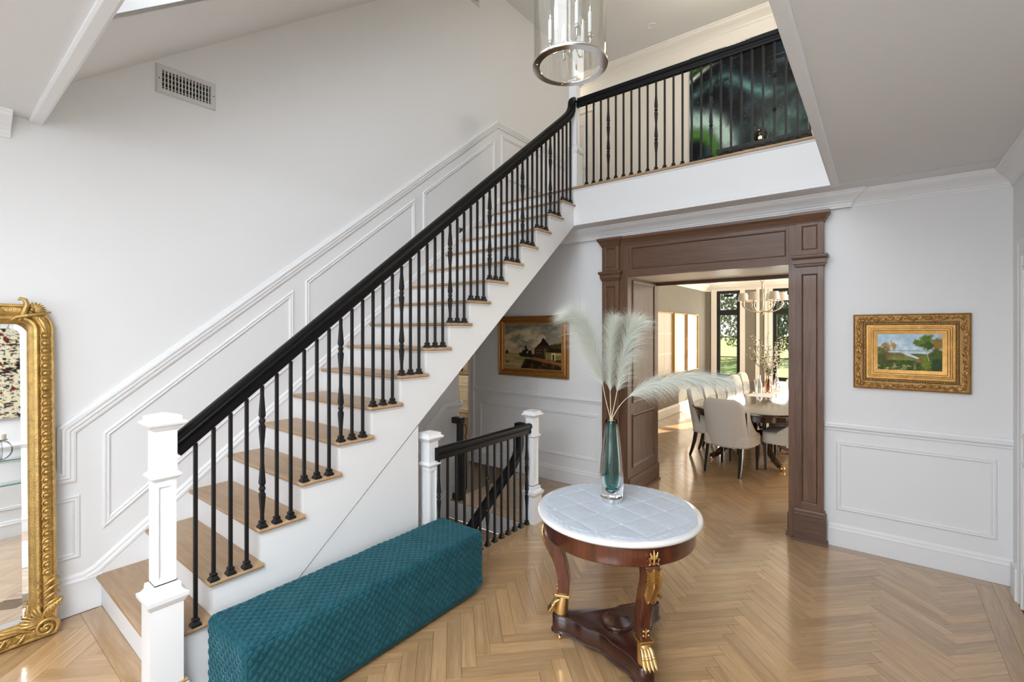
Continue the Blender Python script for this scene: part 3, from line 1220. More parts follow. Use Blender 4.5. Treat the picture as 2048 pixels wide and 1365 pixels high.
XS = -2.566           # tread return nosing face
XST = -2.592          # outer stringer face
stair = thing('staircase', 'straight flight of oak treads and white risers with black iron balusters climbing the panelled wall', 'staircase', (-3.1, 0.7, ZP))
for k in range(1, 17):
    z = RISE * (k + 1)
    y = NOSE0 + GO * k
    # tread: bull-nosed front and return end
    mb = MB()
    t = 0.027
    d = GO + 0.026
    npts = [(.0135 * (1 - math.cos(a)), -.0135 + .0135 * math.sin(a)) for a in [PI / 2 - PI * i / 8 for i in range(9)]]
    # cross-section ring swept round the front edge and open end (mitred)
    vs, fs = [], []
    for (ins, dz) in npts:
        for (px, py) in ((XW + .012, y + ins), (XS - ins, y + ins), (XS - ins, y + d)):
            vs.append((px, py, z + dz))
    m = len(npts)
    for i in range(m - 1):
        for j in range(2):
            a = i * 3 + j
            fs.append((a, a + 1, a + 4, a + 3))
    vs.append((XW + .012, y + d, z))
    vs.append((XW + .012, y + d, z - t))
    top, bot = len(vs) - 2, len(vs) - 1
    fs.append((0, 1, 2, top))
    fs.append(((m - 1) * 3, bot, (m - 1) * 3 + 2, (m - 1) * 3 + 1))
    mb.add(vs, fs)
    tr = mb.build('tread', 'oak_tread', stair, smooth=50)
    # small cove under the nosing
    for_cove = MB().mold([(XW + .012, y + .026, z - t), (XST + .001, y + .026, z - t), (XST + .001, y + d - .01, z - t)], (0, 0, 1),
                         [(0, 0), (0, -.013), (-.006, -.011), (-.012, -.005), (-.014, 0)])
    for_cove.build('cove', 'trim_paint', tr)
for k in range(1, 18):
    z = RISE * k
    y = NOSE0 + GO * k + .026
    MB().box(XW + .012, XST - .0302, y, y + .018, z, z + RISE - .027).build('riser', 'trim_paint', stair)
# open stringer with saw-tooth top
poly = []
y1 = NOSE0 + GO + .026
poly.append((y1, 0.0))
for k in range(1, 18):
    y = NOSE0 + GO * k + .026
    poly.append((y, RISE * k - (.027 if k > 1 else 0)))
    poly.append((y, RISE * (k + 1) - .027))
poly[1] = (y1, 0.01)
yend = VY1
poly.append((yend, LAND - .03))
poly.append((yend, 2.905))
def und(y):
    return 1.119 + (y - 2.243) * (2.905 - 1.119) / (4.407 - 2.243)
poly.append((2.243, und(2.243)))
poly.append((2.243 - und(2.243) / .8253 + .012, 0.0))
MB().prism(poly, 'X', XST - .03, XST).build('stringer', 'trim_paint', stair)
# sloping soffit under the flight
mb = MB()
mb.prism([(2.10, und(2.10)), (VY1, und(VY1)), (VY1, und(VY1) + .02), (2.10, und(2.10) + .02)], 'X', XW + .001, XST - .03)
mb.build('soffit', 'wall_paint', stair)
newel(stair, -2.580, 0.716, ZP, 0.56, 1.11, 1.412)
# handrail with an up-easing at the landing
z_mid = 1.262
pts = [(-2.585, .752, z_mid + .796 * (.752 - .781)), (-2.585, 4.185, z_mid + .796 * (4.185 - .781)), (-2.585, 4.26, 4.035), (-2.585, 4.315, 4.095),
       (-2.585, 4.345, 4.150), (-2.585, 4.352, 4.20), (-2.585, 4.362, 4.222), (-2.585, 4.38, 4.238), (-2.585, 4.397, 4.242)]
MB().mold(pts, (-1, 0, 0), [(o, -a) for o, a in RAILP]).build('handrail', 'black_rail', stair, smooth=35)
hts = [.720 + .796 * .026, .720 + .796 * .103, .720 + .796 * .180]
BM = [bal_mesh(h + .012) for h in hts]
BMD = bal_mesh(hts[0] + .012, (.205, .565))
DLAB = 'twisted baluster with two ball knuckles'
for k in range(1, 17):
    z = RISE * (k + 1)
    y = NOSE0 + GO * k
    for j, off in enumerate((.026, .103, .180)):
        if k == 1 and j < 2:
            continue
        if k % 2 == 1 and k > 1 and j == 0:
            baluster(stair, BMD, -2.587, y + off, z, DLAB)
        else:
            baluster(stair, BM[j], -2.587, y + off, z)
# closet wall below the stair, flush under the stringer
mb = MB()
mb.prism([(1.06, 0), (2.243, 0), (2.243, und(2.243) - .016), (1.06, und(1.06) - .016)], 'X', XST - .06, XST - .006)
struct(mb.build('wall_under_stair', 'trim_paint'))

# ---- balcony railing
balc = thing('balcony_railing', 'black iron balcony railing with white corner newel above the walnut doorway', 'railing', (-1.4, 4.40, LAND))
newel(balc, -2.602, 4.441, LAND + .001, LAND + .37, 4.235, 4.500)
MB().mold([(-2.57, 4.425, 4.232), (0.30, 4.425, 4.232)], (0, 1, 0), [(o, -a) for o, a in RAILP]).build('handrail', 'black_rail', balc, smooth=35)
hb = 4.186 - LAND
bm0 = bal_mesh(hb)
bm1 = bal_mesh(hb, (.30, .585))
for i in range(30):
    x = -2.447 + i * .0838
    if i % 6 == 3:
        baluster(balc, bm1, x, 4.425, LAND, DLAB)
    else:
        baluster(balc, bm0, x, 4.425, LAND)

# ---- stairwell guard railing at the basement stair
guard = thing('stairwell_railing', 'low black guard railing between two short white newels beside the basement stair', 'railing', (-2.555, 2.95, 0))
newel(guard, -2.555, 3.585, 0.0, 0.262, 0.79, 1.050)
newel(guard, -2.608, 2.360, 0.0, 0.262, 0.79, 1.050)
MB().mold([(-2.557, 2.37, .884), (-2.557, 3.62, .884)], (-1, 0, 0), [(o, -a) for o, a in RAILP]).build('handrail', 'black_rail', guard, smooth=35)
gb0 = bal_mesh(.840)
gb1 = bal_mesh(.840, (.29, .56))
for i in range(13):
    baluster(guard, gb1 if i % 6 == 0 else gb0, -2.560, 3.503 - i * .0915, 0, DLAB if i % 6 == 0 else None)

# ---- basement stair going down towards the camera under the main flight
bst = thing('basement_staircase', 'white risers and oak treads going down to the basement behind the low railing', 'staircase', (-3.1, 3.2, -.5))
for k in range(1, 9):
    z = -RISE * k
    y = 3.53 - GO * (k - 1)
    MB().box(XW + .002, -2.63, y - .018, y, z, z + RISE - (.027 if k > 1 else .006)).build('riser', 'trim_paint', bst)
    MB().box(XW + .002, -2.63, y - GO - .026, y - .0185, z - .027, z).build('tread', 'oak_tread', bst, bevel=.008)
MB().prism([(3.53, 0.16), (3.53, -.35), (1.7, -1.81), (1.7, -1.35)], 'X', XW + .0005, XW + .012).build('skirt_board', 'trim_paint', bst)
sl = .70
MB().mold([(-2.70, 1.9, .03 - .7 * .86), (-2.70, 3.46, .03 + .70 * .70), (-2.70, 3.535, .60), (-2.70, 3.57, .69), (-2.70, 3.575, .80), (-2.66, 3.585, .845) if False else (-2.70, 3.585, .86)],
          (-1, 0, 0), [(o, -a) for o, a in RAILP]).build('handrail', 'black_rail', bst, smooth=35)
MB().box(-2.74, -2.615, 3.545, 3.625, .845, .905).build('rail_end', 'black_rail', bst, bevel=.008)
# wainscot rail on the wall in the stairwell
o = MB().mold([(XW, 3.700, 1.00), (XW, 3.46, 1.00), (XW, 2.3, 1.00 - 1.16 * .80)], PX, [(oo, a) for oo, a in chair_prof]).build('trim_17', 'trim_paint')
struct(o)
panel([(XW, 3.40, .80), (XW, 3.40, .15), (XW, 2.5, -.55), (XW, 2.5, .08)], (1, 0, 0), wall_left)
run_x('baseboard_stairwell', 3.53, 3.665, XW, 0, baseboard_prof(.185), 'trim_paint', 1)
MB().box(XW - .10, XW + .03, 3.655, 3.70, .985, 1.03).build('rail_return', 'trim_paint', o, bevel=.006)

# ---- retractable stair gate
gate = thing('stair_gate', 'black retractable safety gate housing on the wall end at the top of the basement stair', 'gate', (-3.49, 3.58, 0))
MB().lathe([(.012, .03), (.036, .035), (.038, .045), (.038, .80), (.034, .815), (.02, .83)], (-3.49, 3.585, 0), 18).build('housing', 'black_plastic', gate, smooth=40)
MB().box(-3.583, -3.455, 3.545, 3.625, .80, .865).build('bracket', 'black_plastic', gate, bevel=.012)
MB().box(-3.583, -3.455, 3.545, 3.625, .0, .06).build('bracket', 'black_plastic', gate, bevel=.012)
hp = []
for i in range(17):
    a = PI * i / 16
    hp.append((-3.425, 3.605 + .012 * math.sin(a * 4), .28 + .48 * i / 16))
MB().tube([(-3.455, 3.60, .79), (-3.43, 3.605, .79), (-3.415, 3.605, .75), (-3.415, 3.605, .70), (-3.44, 3.605, .67), (-3.415, 3.605, .63), (-3.415, 3.605, .12), (-3.45, 3.60, .10)], .006, 8).build('pull_bar', 'black_plastic', gate, smooth=60)


# ================================================================== WALNUT PORTAL (doorway to the dining room)
door_1 = struct(bpy.data.objects.new('door_1', None))
COL.objects.link(door_1)
door_1.location = (-1.37, YB, 0)
YP = 4.665
def frame_panel(parent, x0, x1, z0, z1, yf, border, mat_st='walnut_v', rec=.012, mat_pn='walnut_v', name='panel'):
    """raised-and-fielded face: stiles, rails, bead and recessed panel on a plane facing -Y"""
    b0 = border
    MB().box(x0, x0 + b0[0], yf, yf + .03, z0, z1).build('stile', mat_st, parent, bevel=.001)
    MB().box(x1 - b0[1], x1, yf, yf + .03, z0, z1).build('stile', mat_st, parent, bevel=.001)
    MB().box(x0 + b0[0], x1 - b0[1], yf, yf + .03, z0, z0 + b0[2]).build('rail', 'walnut_h', parent, bevel=.001)
    MB().box(x0 + b0[0], x1 - b0[1], yf, yf + .03, z1 - b0[3], z1).build('rail', 'walnut_h', parent, bevel=.001)
    MB().box(x0 + b0[0], x1 - b0[1], yf + rec, yf + .03, z0 + b0[2], z1 - b0[3]).build(name, mat_pn, parent)
    pth = [(x0 + b0[0], yf + rec, z0 + b0[2]), (x1 - b0[1], yf + rec, z0 + b0[2]), (x1 - b0[1], yf + rec, z1 - b0[3]), (x0 + b0[0], yf + rec, z1 - b0[3])]
    MB().mold(pth, (0, -1, 0), [(0, 0), (rec - .002, 0), (rec - .003, -.004), (.004, -.010), (0, -.012)] if False else [(0, 0), (rec - .002, 0), (rec - .004, .004), (.004, .009), (0, .011)][::1], True).build('bead', 'walnut_h', parent)


# substrate filling behind the faces
for (x0, x1) in ((-2.390, -2.192), (-0.563, -0.365)):
    pil = struct(MB().box(x0 + .002, x1 - .002, YP + .031, YB, 0, 2.70).build('pilaster', 'walnut_v', door_1))
    del pil['kind']
    frame_panel(pil, x0, x1, .25, 2.32, YP, (.042, .042, .075, .06))
    frame_panel(pil, x0, x1, 2.42, 2.70, YP, (.042, .042, .045, .03))
    # plinth
    pl = MB().box(x0 - .018, x1 + .018, YP - .020, YB, .02, .235).build('plinth', 'walnut_h', pil, bevel=.002)
    MB().sqlathe
    cap = [(0, 0), (-.006, .0), (-.016, .010), (-.020, .014), (-.020, .026), (-.012, .034), (0, .04)]
    def wrap(zb, prof, nm, pr0=0.0, mat='walnut_h'):
        """moulding wrapped round three faces of the pilaster"""
        pth = [(x0, YB, zb), (x0, YP, zb), (x1, YP, zb), (x1, YB, zb)]
        return MB().mold(pth, (0, 0, 1), [(z_, -a_) for a_, z_ in prof]).build(nm, mat, pil, smooth=35)
    wrap(.235, [(0, 0), (.018, 0), (.018, .008), (.010, .014), (.010, .024), (.004, .034), (0, .036)], 'plinth_moulding')
    wrap(.0, [(.018, 0), (.032, 0), (.032, .010), (.026, .018), (.018, .022)], 'shoe_moulding')
    wrap(2.322, [(0, 0), (.006, 0), (.010, .010), (.010, .020), (.018, .026), (.018, .060), (.030, .072), (.034, .080), (.034, .094), (.026, .100), (0, .102)], 'capital')
    wrap(2.690, [(0, 0), (.006, 0), (.008, .012), (.016, .022), (.030, .050), (.040, .062), (.044, .066), (.044, .090), (0, .090)], 'cornice')
YJ = 4.685
for x0, x1 in ((-2.192, -2.100), (-0.620, -0.563)):
    MB().box(x0, x1, YJ, YB + .02, 0, 2.70).build('casing', 'walnut_v', door_1, bevel=.001)
hd = MB().box(-2.100, -0.620, YJ + .031, YB, 2.352, 2.70).build('header', 'walnut_h', door_1)
frame_panel(hd, -2.100, -0.620, 2.352, 2.70, YJ, (.035, .02, .075, .045), mat_pn='walnut_h')
MB().prism([(YB, 2.69), (YJ, 2.69), (YJ - .006, 2.69), (YJ - .010, 2.704), (YJ - .026, 2.735), (YJ - .040, 2.752), (YJ - .044, 2.756), (YJ - .044, 2.78), (YB, 2.78)], 'X', -2.192, -.563).build('cornice', 'walnut_h', door_1)
# deep panelled jambs
def jamb(sx, xf):
    a, b_ = (xf - .05, xf) if sx > 0 else (xf, xf + .05)
    jb = MB().box(a, b_ - .0 if sx > 0 else b_, YB + .021, 5.55, 0, 2.36).build('jamb', 'walnut_v', door_1)
    for z0, z1 in ((.305, .875), (1.0, 2.325)):
        pth = rect_x(4.80, 5.42, z0, z1, xf)
        mo = MB().mold(pth if sx > 0 else pth[::-1], (sx, 0, 0), [(0, 0), (.012, 0), (.014, .006), (.008, .018), (.004, .026), (0, .030)], True)
        mo.build('panel_moulding', 'walnut_v', jb)
    mo = MB().box(*((xf, xf + .014) if sx > 0 else (xf - .014, xf)), YB - .02, 5.56, .02, .20)
    mo.build('base_board', 'walnut_y', jb, bevel=.004)
    MB().box(*((xf, xf + .028) if sx > 0 else (xf - .028, xf)), YB - .02, 5.575, .0, .02).build('shoe_moulding', 'walnut_y', jb, bevel=.006)
jamb(1, -2.100)
jamb(-1, -0.620)
sbox('ceiling_passage', 'warm_lit_trim', -2.10, -.62, YB + .02, 5.53, 2.356, 2.40)
MB().box(-2.10, -.62, 5.52, 5.56, 2.318, 2.36).build('far_lip', 'walnut_h', door_1)


# ================================================================== BENCH
def rbox_point(d, hx, hy, hz, r):
    """map a cube-surface direction point (|max|=1) to rounded box surface; returns pos, normal"""
    p = Vector((d[0] * hx, d[1] * hy, d[2] * hz))
    q = Vector((max(-hx + r, min(hx - r, p.x)), max(-hy + r, min(hy - r, p.y)), max(-hz + r, min(hz - r, p.z))))
    n = p - q
    if n.length < 1e-9:
        n = Vector(d)
    n.normalize()
    return q + n * r, n


def quilt(u, v, p=0.046):
    a = (u + v) / p
    b_ = (u - v) / p
    da, db = abs(a - round(a)), abs(b_ - round(b_))
    g = (1 - math.exp(-(da / .075) ** 1.2)) * (1 - math.exp(-(db / .075) ** 1.2))
    return g * (.45 + .55 * math.sqrt(math.sin(PI * da) * math.sin(PI * db)))


bench = thing('bench', 'long teal velvet bench with diamond quilted cover standing against the stair side', 'bench', (-2.345, 1.643, 0))
bx0, bx1, by0, by1, bz0, bz1 = -2.540, -2.122, 0.880, 2.410, 0.055, 0.420
hx, hy, hz = (bx1 - bx0) / 2, (by1 - by0) / 2, (bz1 - bz0) / 2
cx, cy, cz = (bx0 + bx1) / 2, (by0 + by1) / 2, (bz0 + bz1) / 2
RB = 0.034
mb = MB()
AMP = 0.0085
step = 0.0046
def face(o, du, dv, nu, nv, nrm):
    def fn(s_, t_):
        p = Vector(o) + Vector(du) * s_ + Vector(dv) * t_
        # pull toward rounded core
        q = Vector((max(bx0 + RB, min(bx1 - RB, p.x)), max(by0 + RB, min(by1 - RB, p.y)), max(bz0 + RB * .5, min(bz1 - RB, p.z))))
        n = p - q
        if n.length < 1e-6:
            n = Vector(nrm)
        n.normalize()
        u = s_ * Vector(du).length
        v = t_ * Vector(dv).length
        h = quilt(u, v * 1.0 if abs(nrm[2]) > .5 else v * .92)
        pos = q + n * RB if (p - q).length > 1e-6 else p
        wob = mnoise.noise(pos * 9.0) * 0.004
        return pos + n * (AMP * (h - .5) + wob)
    mb.grid(fn, nu, nv)
nx_, ny_, nz_ = int(2 * hx / step), int(2 * hy / step), int(2 * hz / step)
face((bx0, by0, bz1), (2 * hx, 0, 0), (0, 2 * hy, 0), nx_, ny_, (0, 0, 1))
face((bx1, by0, bz0), (0, 2 * hy, 0), (0, 0, 2 * hz), ny_, nz_, (1, 0, 0))
face((bx0, by0, bz0), (2 * hx, 0, 0), (0, 0, 2 * hz), nx_, nz_, (0, -1, 0))
face((bx0, by0, bz0), (0, 0, 2 * hz), (0, 2 * hy, 0), nz_ // 2, ny_ // 2, (-1, 0, 0))
face((bx0, by1, bz0), (0, 0, 2 * hz), (2 * hx, 0, 0), nz_, nx_, (0, 1, 0))
mb.build('quilted_cover', 'teal_velvet', bench, smooth=180)
MB().box(bx0 + .02, bx1 - .012, by0 + .02, by1 - .06, .025, .062).build('hem_band', 'teal_velvet', bench, bevel=.006)
MB().box(bx0 + .03, bx1 - .03, by0 + .03, by1 - .08, 0.012, .03).build('plinth', 'black_plastic', bench)
for sx in (bx0 + .06, bx1 - .06):
    for sy in (by0 + .07, by1 - .12):
        MB().lathe([(.014, 0), (.017, .012), (.017, .014)], (sx, sy, 0), 12).build('foot', 'black_plastic', bench)
mbp = MB()
for (px, py) in ((bx1 - .004, by0 + .004),):
    mbp.tube([(px - .006, py + .006, bz0), (px - .006, py + .006, bz1 - .05), (px - .012, py + .012, bz1 - .018)], .006, 8)
mbp.build('corner_piping', 'teal_velvet', bench, smooth=60)

# ================================================================== ROUND TABLE
TX, TY = -1.150, 2.430
TZ = 0.796
TR = 0.446
tbl = thing('round_table', 'round mahogany pedestal table with gilt mounts, marble rimmed top and three curved legs', 'table', (TX, TY, 0))
MB().lathe([(0.0, TZ - .030), (TR - .03, TZ - .030), (TR - .012, TZ - .028), (TR - .002, TZ - .020), (TR, TZ - .012), (TR - .003, TZ - .004), (TR - .010, TZ), (0.0, TZ)], (TX, TY, 0), 96).build('marble_top', 'marble_rim', tbl, smooth=40)
MB().lathe([(TR - .052, TZ - .125), (TR - .040, TZ - .127), (TR - .036, TZ - .120), (TR - .038, TZ - .060), (TR - .034, TZ - .040), (TR - .022, TZ - .034), (TR - .020, TZ - .030), (TR - .06, TZ - .030), (TR - .06, TZ - .125)], (TX, TY, 0), 96, True).build('apron', 'mahogany', tbl, smooth=35)
ANG = [R(200), R(78), R(-41)]
def legc(t):
    return .366 + .012 * math.sin(PI * min(1, t * 2.5)) - .068 * float(sst(.10, .85, np.float64(t))) + .006 * float(sst(.8, 1.0, np.float64(t)))


# three-lobed plinth
def lobes(z):
    pts = []
    for ai, a in enumerate(ANG):
        ux, uy = math.cos(a), math.sin(a)
        px, py = -uy, ux
        # one arm: waist, swell, blunt end
        prof = [(.10, -.112), (.15, -.104), (.21, -.074), (.26, -.050), (.31, -.044), (.342, -.044), (.360, -.034), (.367, -.016), (.367, .016), (.360, .034), (.342, .044), (.31, .044), (.26, .050), (.21, .074), (.15, .104), (.10, .112)]
        pts.append([(TX + ux * r_ + px * t_, TY + uy * r_ + py * t_) for r_, t_ in prof])
    return pts
order = sorted(range(3), key=lambda i: ANG[i] % (2 * PI))
L3 = lobes(0)
ring = []
for i in order:
    ring += L3[i]
mb = MB()
def inset(rg, k):
    n = len(rg)
    o_ = []
    for i in range(n):
        p, q, r_ = Vector(rg[i - 1]), Vector(rg[i]), Vector(rg[(i + 1) % n])
        d = (r_ - p).normalized()
        nn = Vector((-d.y, d.x))
        o_.append(q + nn * k)
    return o_
prof = [(.010, .055), (-.004, .058), (-.008, .064), (-.004, .072), (0, .074), (0, .150), (.004, .155), (.010, .157)]
vs, fs = [], []
n = len(ring)
for k_, z_ in prof:
    for p in inset(ring, k_):
        vs.append((p.x, p.y, z_))
for i in range(len(prof) - 1):
    for j in range(n):
        fs.append((i * n + j, i * n + (j + 1) % n, (i + 1) * n + (j + 1) % n, (i + 1) * n + j))
fs.append(tuple(reversed(range(n))))
fs.append(tuple(range((len(prof) - 1) * n, len(prof) * n)))
mb.add(vs, fs)
mb.build('plinth_base', 'mahogany_h', tbl, smooth=40)
MB().lathe([(0, .155), (.078, .155), (.084, .158), (.086, .166), (.083, .173), (.076, .174), (.070, .171), (0, .171)], (TX, TY, 0), 48).build('centre_disc', 'mahogany_h', tbl, smooth=40)
for a in ANG:
    ux, uy = math.cos(a), math.sin(a)
    px, py = -uy, ux
    def W(r_, t_, z_):
        return (TX + ux * r_ + px * t_, TY + uy * r_ + py * t_, z_)
    # scrolled leg: wide and square at the apron, narrowing to the paw
    pts = []
    for i in range(19):
        t = i / 18
        z = TZ - .126 - t * (TZ - .126 - .272)
        r_ = legc(t)
        pts.append((r_, z, .036 - .010 * t, .044 - .014 * t))
    vs, fs = [], []
    for r_, z, ht, hr in pts:
        for q in ((-1, -1), (1, -1), (1, 1), (-1, 1)):
            vs.append(W(r_ + q[0] * hr, q[1] * ht, z))
    for i in range(len(pts) - 1):
        for j in range(4):
            fs.append((i * 4 + j, i * 4 + (j + 1) % 4, i * 4 + 4 + (j + 1) % 4, i * 4 + 4 + j))
    fs.append((0, 3, 2, 1))
    e = (len(pts) - 1) * 4
    fs.append((e, e + 1, e + 2, e + 3))
    leg = MB().add(vs, fs).build('leg', 'mahogany', tbl, smooth=35, bevel=.004)
    # apron block behind the palmette
    vs = []
    # gilt palmette leaf on the knee (follows the leg front)
    mb = MB()
    ribs = 16
    def legr(t):
        return legc(t) + (.044 - .014 * t)
    zt0 = TZ - .126
    span = (TZ - .126 - .272)
    for i in range(ribs):
        f_ = i / (ribs - 1)
        t = .03 + .42 * f_
        z = zt0 - t * span
        wd = .040 * (1 - .2 * f_) * (1 if f_ < .75 else 1 - (f_ - .75) * 1.6)
        for sg in (-1, 1):
            p0 = W(legr(t) + .003, 0, z)
            p1 = W(legr(t + .015) + .006, sg * wd * .55, z - .012)
            p2 = W(legr(t + .03) + .003, sg * wd, z + .002)
            mb.tube([p0, p1, p2], [.0055, .0065, .0045], 6)
    mb.tube([W(legr(.02) + .004, 0, zt0 - .02 * span), W(legr(.22) + .008, 0, zt0 - .22 * span), W(legr(.45) + .004, 0, zt0 - .45 * span)], [.006, .006, .003], 6)
    mb.build('palmette_mount', 'brass', leg, smooth=60)
    # lily mount on apron
    mb = MB()
    ra = TR - .034
    for sg in (-1, 1):
        pts2 = [W(ra + .004, sg * .004, TZ - .112), W(ra + .009, sg * .020, TZ - .100), W(ra + .008, sg * .024, TZ - .085), W(ra + .006, sg * .016, TZ - .078), W(ra + .006, sg * .012, TZ - .088)]
        mb.tube(pts2, [.004, .005, .005, .004, .003], 6)
        mb.tube([W(ra + .004, sg * .006, TZ - .088), W(ra + .009, sg * .014, TZ - .070), W(ra + .006, sg * .020, TZ - .055)], [.005, .006, .002], 6)
        mb.sphere(W(ra + .006, sg * .022, TZ - .112), .005, 8, 6)
    mb.tube([W(ra + .004, 0, TZ - .115), W(ra + .010, 0, TZ - .075), W(ra + .005, 0, TZ - .045)], [.004, .007, .002], 6)
    mb.build('lily_mount', 'brass', leg, smooth=60)
    # small flower mount above the paw
    mb = MB()
    for sg in (-1, 1):
        for dz in (0, .022):
            mb.sphere(W(legr(.93) + .004, sg * .013, .298 + dz), .006, 8, 6)
        mb.tube([W(legr(.92) + .004, sg * .003, .312), W(legr(.91) + .006, sg * .011, .326)], [.004, .002], 6)
    mb.tube([W(legr(.93) + .004, 0, .290), W(legr(.9) + .006, 0, .335)], [.005, .002], 6)
    mb.build('flower_mount', 'brass', leg, smooth=60)
    # collar and lion paw
    rp = legc(1.0)
    mb = MB()
    vs = [W(rp - .040, -.036, .258), W(rp + .046, -.036, .258), W(rp + .046, .036, .258), W(rp - .040, .036, .258),
          W(rp - .040, -.036, .274), W(rp + .046, -.036, .274), W(rp + .046, .036, .274), W(rp - .040, .036, .274)]
    mb.add(vs, [(0, 3, 2, 1), (4, 5, 6, 7), (0, 1, 5, 4), (1, 2, 6, 5), (2, 3, 7, 6), (3, 0, 4, 7)])
    mb.build('paw_collar', 'brass', leg, bevel=.003)
    paw = MB()
    vs, fs = [], []
    ringsP = [(rp + .000, .258, .030, .034), (rp + .006, .235, .032, .036), (rp + .012, .205, .034, .040), (rp + .016, .175, .036, .042), (rp + .016, .158, .036, .042)]
    for r_, z, ht, hr in ringsP:
        for j in range(10):
            q = 2 * PI * j / 10
            vs.append(W(r_ + hr * math.cos(q), ht * math.sin(q), z))
    for i in range(len(ringsP) - 1):
        for j in range(10):
            fs.append((i * 10 + j, i * 10 + (j + 1) % 10, i * 10 + 10 + (j + 1) % 10, i * 10 + 10 + j))
    fs.append(tuple(range(10)))
    fs.append(tuple(range(40, 50)))
    paw.add(vs, fs)
    for q in (-1.5, -.5, .5, 1.5):
        t_ = q * .0165
        oz = -.004 * abs(q)
        paw.tube([W(rp + .020, t_ * .8, .240), W(rp + .044, t_, .226), W(rp + .064 + oz, t_ * 1.08, .200), W(rp + .080 + oz, t_ * 1.15, .178), W(rp + .086 + oz, t_ * 1.15, .166)], [.008, .0095, .0105, .0105, .008], 8)
        paw.sphere(W(rp + .064 + oz, t_ * 1.08, .203), .0115, 8, 6)
        paw.tube([W(rp + .084 + oz, t_ * 1.15, .178), W(rp + .094 + oz, t_ * 1.15, .168), W(rp + .096 + oz, t_ * 1.15, .159)], [.007, .005, .002], 6)
    paw.build('paw_foot', 'brass', leg, smooth=60)
    # brass caster under each lobe
    cst = MB()
    cst.tube([W(.320, 0, .058), W(.320, 0, .046), W(.327, .004, .038), W(.335, .006, .026)], [.010, .006, .006, .005], 8)
    cst.sphere(W(.327, .002, .0145), .0145, 12, 8)
    cst.build('caster', 'brass', tbl, smooth=60)

# quilted silver cloth laid on the marble top
cl_r = TR - .028
def cloth_fn(s_, t_):
    r_ = cl_r * s_
    a = 2 * PI * t_
    wob = 1 + .008 * math.sin(a * 7 + 1) * s_ + .006 * math.sin(a * 17) * s_
    x, y = r_ * math.cos(a) * wob, r_ * math.sin(a) * wob
    c_, s2 = math.cos(R(-20)), math.sin(R(-20))
    xo, yo = x - .022, y - .005
    u, v = (xo * c_ + yo * s2) / .165, (-xo * s2 + yo * c_) / .165
    du, dv = abs(u - round(u)), abs(v - round(v))
    seam = math.exp(-(du / .035) ** 2) + math.exp(-(dv / .035) ** 2)
    h = .0035 + .0045 * (1 - math.exp(-min(du, dv) * 9)) - .0005 * seam + .0022 * mnoise.noise(Vector((x * 14, y * 14, 3))) * s_
    if s_ > .985:
        h = .0006
    elif s_ > .95:
        h = .004 + .0022 * math.sin(a * 60)
    return (TX + x, TY + y, TZ + .001 + max(.0004, h))
cloth = MB().grid(cloth_fn, 110, 260).build('tablecloth', 'silver_cloth', None, smooth=180)
tag(cloth, 'round silver grey tufted cloth lying on the round mahogany table', 'tablecloth')
mbk = MB()
c_, s2 = math.cos(R(-20)), math.sin(R(-20))
for i in range(-4, 5):
    for j in range(-4, 5):
        u, v = i * .165, j * .165
        x, y = u * c_ - v * s2 + .022, u * s2 + v * c_ + .005
        if math.hypot(x, y) < cl_r - .04:
            mbk.sphere((TX + x, TY + y, TZ + .006), .0055, 8, 5, (1, 1, .6))
            for k in range(3):
                aa = (i * 7 + j * 3 + k * 2.1)
                mbk.tube([(TX + x, TY + y, TZ + .007), (TX + x + .010 * math.cos(aa), TY + y + .010 * math.sin(aa), TZ + .0075)], .0022, 5)
        # fine seam threads
plain('thread_pale', (0.62, 0.66, 0.70), 0.5)
tk = mbk.build('tuft_knots', 'thread_pale', cloth, smooth=60)
tk['kind'] = 'stuff'
mbs = MB()
for i in range(-4, 5):
    for ax in (0, 1):
        off = i * .165
        half = math.sqrt(max(0, (cl_r - .04) ** 2 - off ** 2))
        if half < .05:
            continue
        pts = []
        for q in range(31):
            w_ = -half + 2 * half * q / 30
            u, v = (off, w_) if ax == 0 else (w_, off)
            pts.append((TX + .022 + u * c_ - v * s2, TY + .005 + u * s2 + v * c_, TZ + .0048))
        mbs.tube(pts, .0011, 4)
tk = mbs.build('seam_threads', 'thread_pale', cloth)
tk['kind'] = 'stuff'

# ================================================================== VASE WITH PLUMES
VXx, VYy, VZ = -1.217, 2.494, TZ + .008
vase = thing('vase', 'tall cased glass vase, clear outside with a teal core, standing on the round table', 'vase', (VXx, VYy, VZ))
outer = [(0.0, 0.0), (.056, 0.0), (.060, .006), (.063, .030), (.0665, .060), (.068, .095), (.067, .140), (.0635, .200), (.058, .270), (.051, .340), (.044, .400), (.0385, .445), (.0365, .462),
         (.0345, .463), (.0300, .440), (.0290, .400), (.034, .33), (.040, .26), (.044, .19), (.044, .14), (.040, .10), (.030, .068), (.015, .052), (0.0, .049)]
MB().lathe(outer, (VXx, VYy, VZ), 48).build('clear_shell', 'clear_glass', vase, smooth=60)
inner = [(0.0, .0505), (.015, .0535), (.0295, .0695), (.0393, .101), (.0433, .14), (.0433, .19), (.0393, .26), (.0333, .33), (.0284, .40), (.0293, .439), (.0285, .455), (.0262, .455), (.0262, .40), (.030, .33), (.035, .26), (.038, .20), (.0385, .16), (.035, .12), (.026, .095), (.012, .083), (0.0, .081)]
MB().lathe(inner, (VXx, VYy, VZ), 48).build('teal_core', 'teal_glass', vase, smooth=60)
MB().lathe([(.0, -.0005), (.057, -.0005), (.0605, .004), (.0632, .026), (.0626, .026), (.0598, .006), (.056, .001), (0, .001)], (VXx, VYy, VZ), 24).build('mirrored_foot', 'chrome', vase)


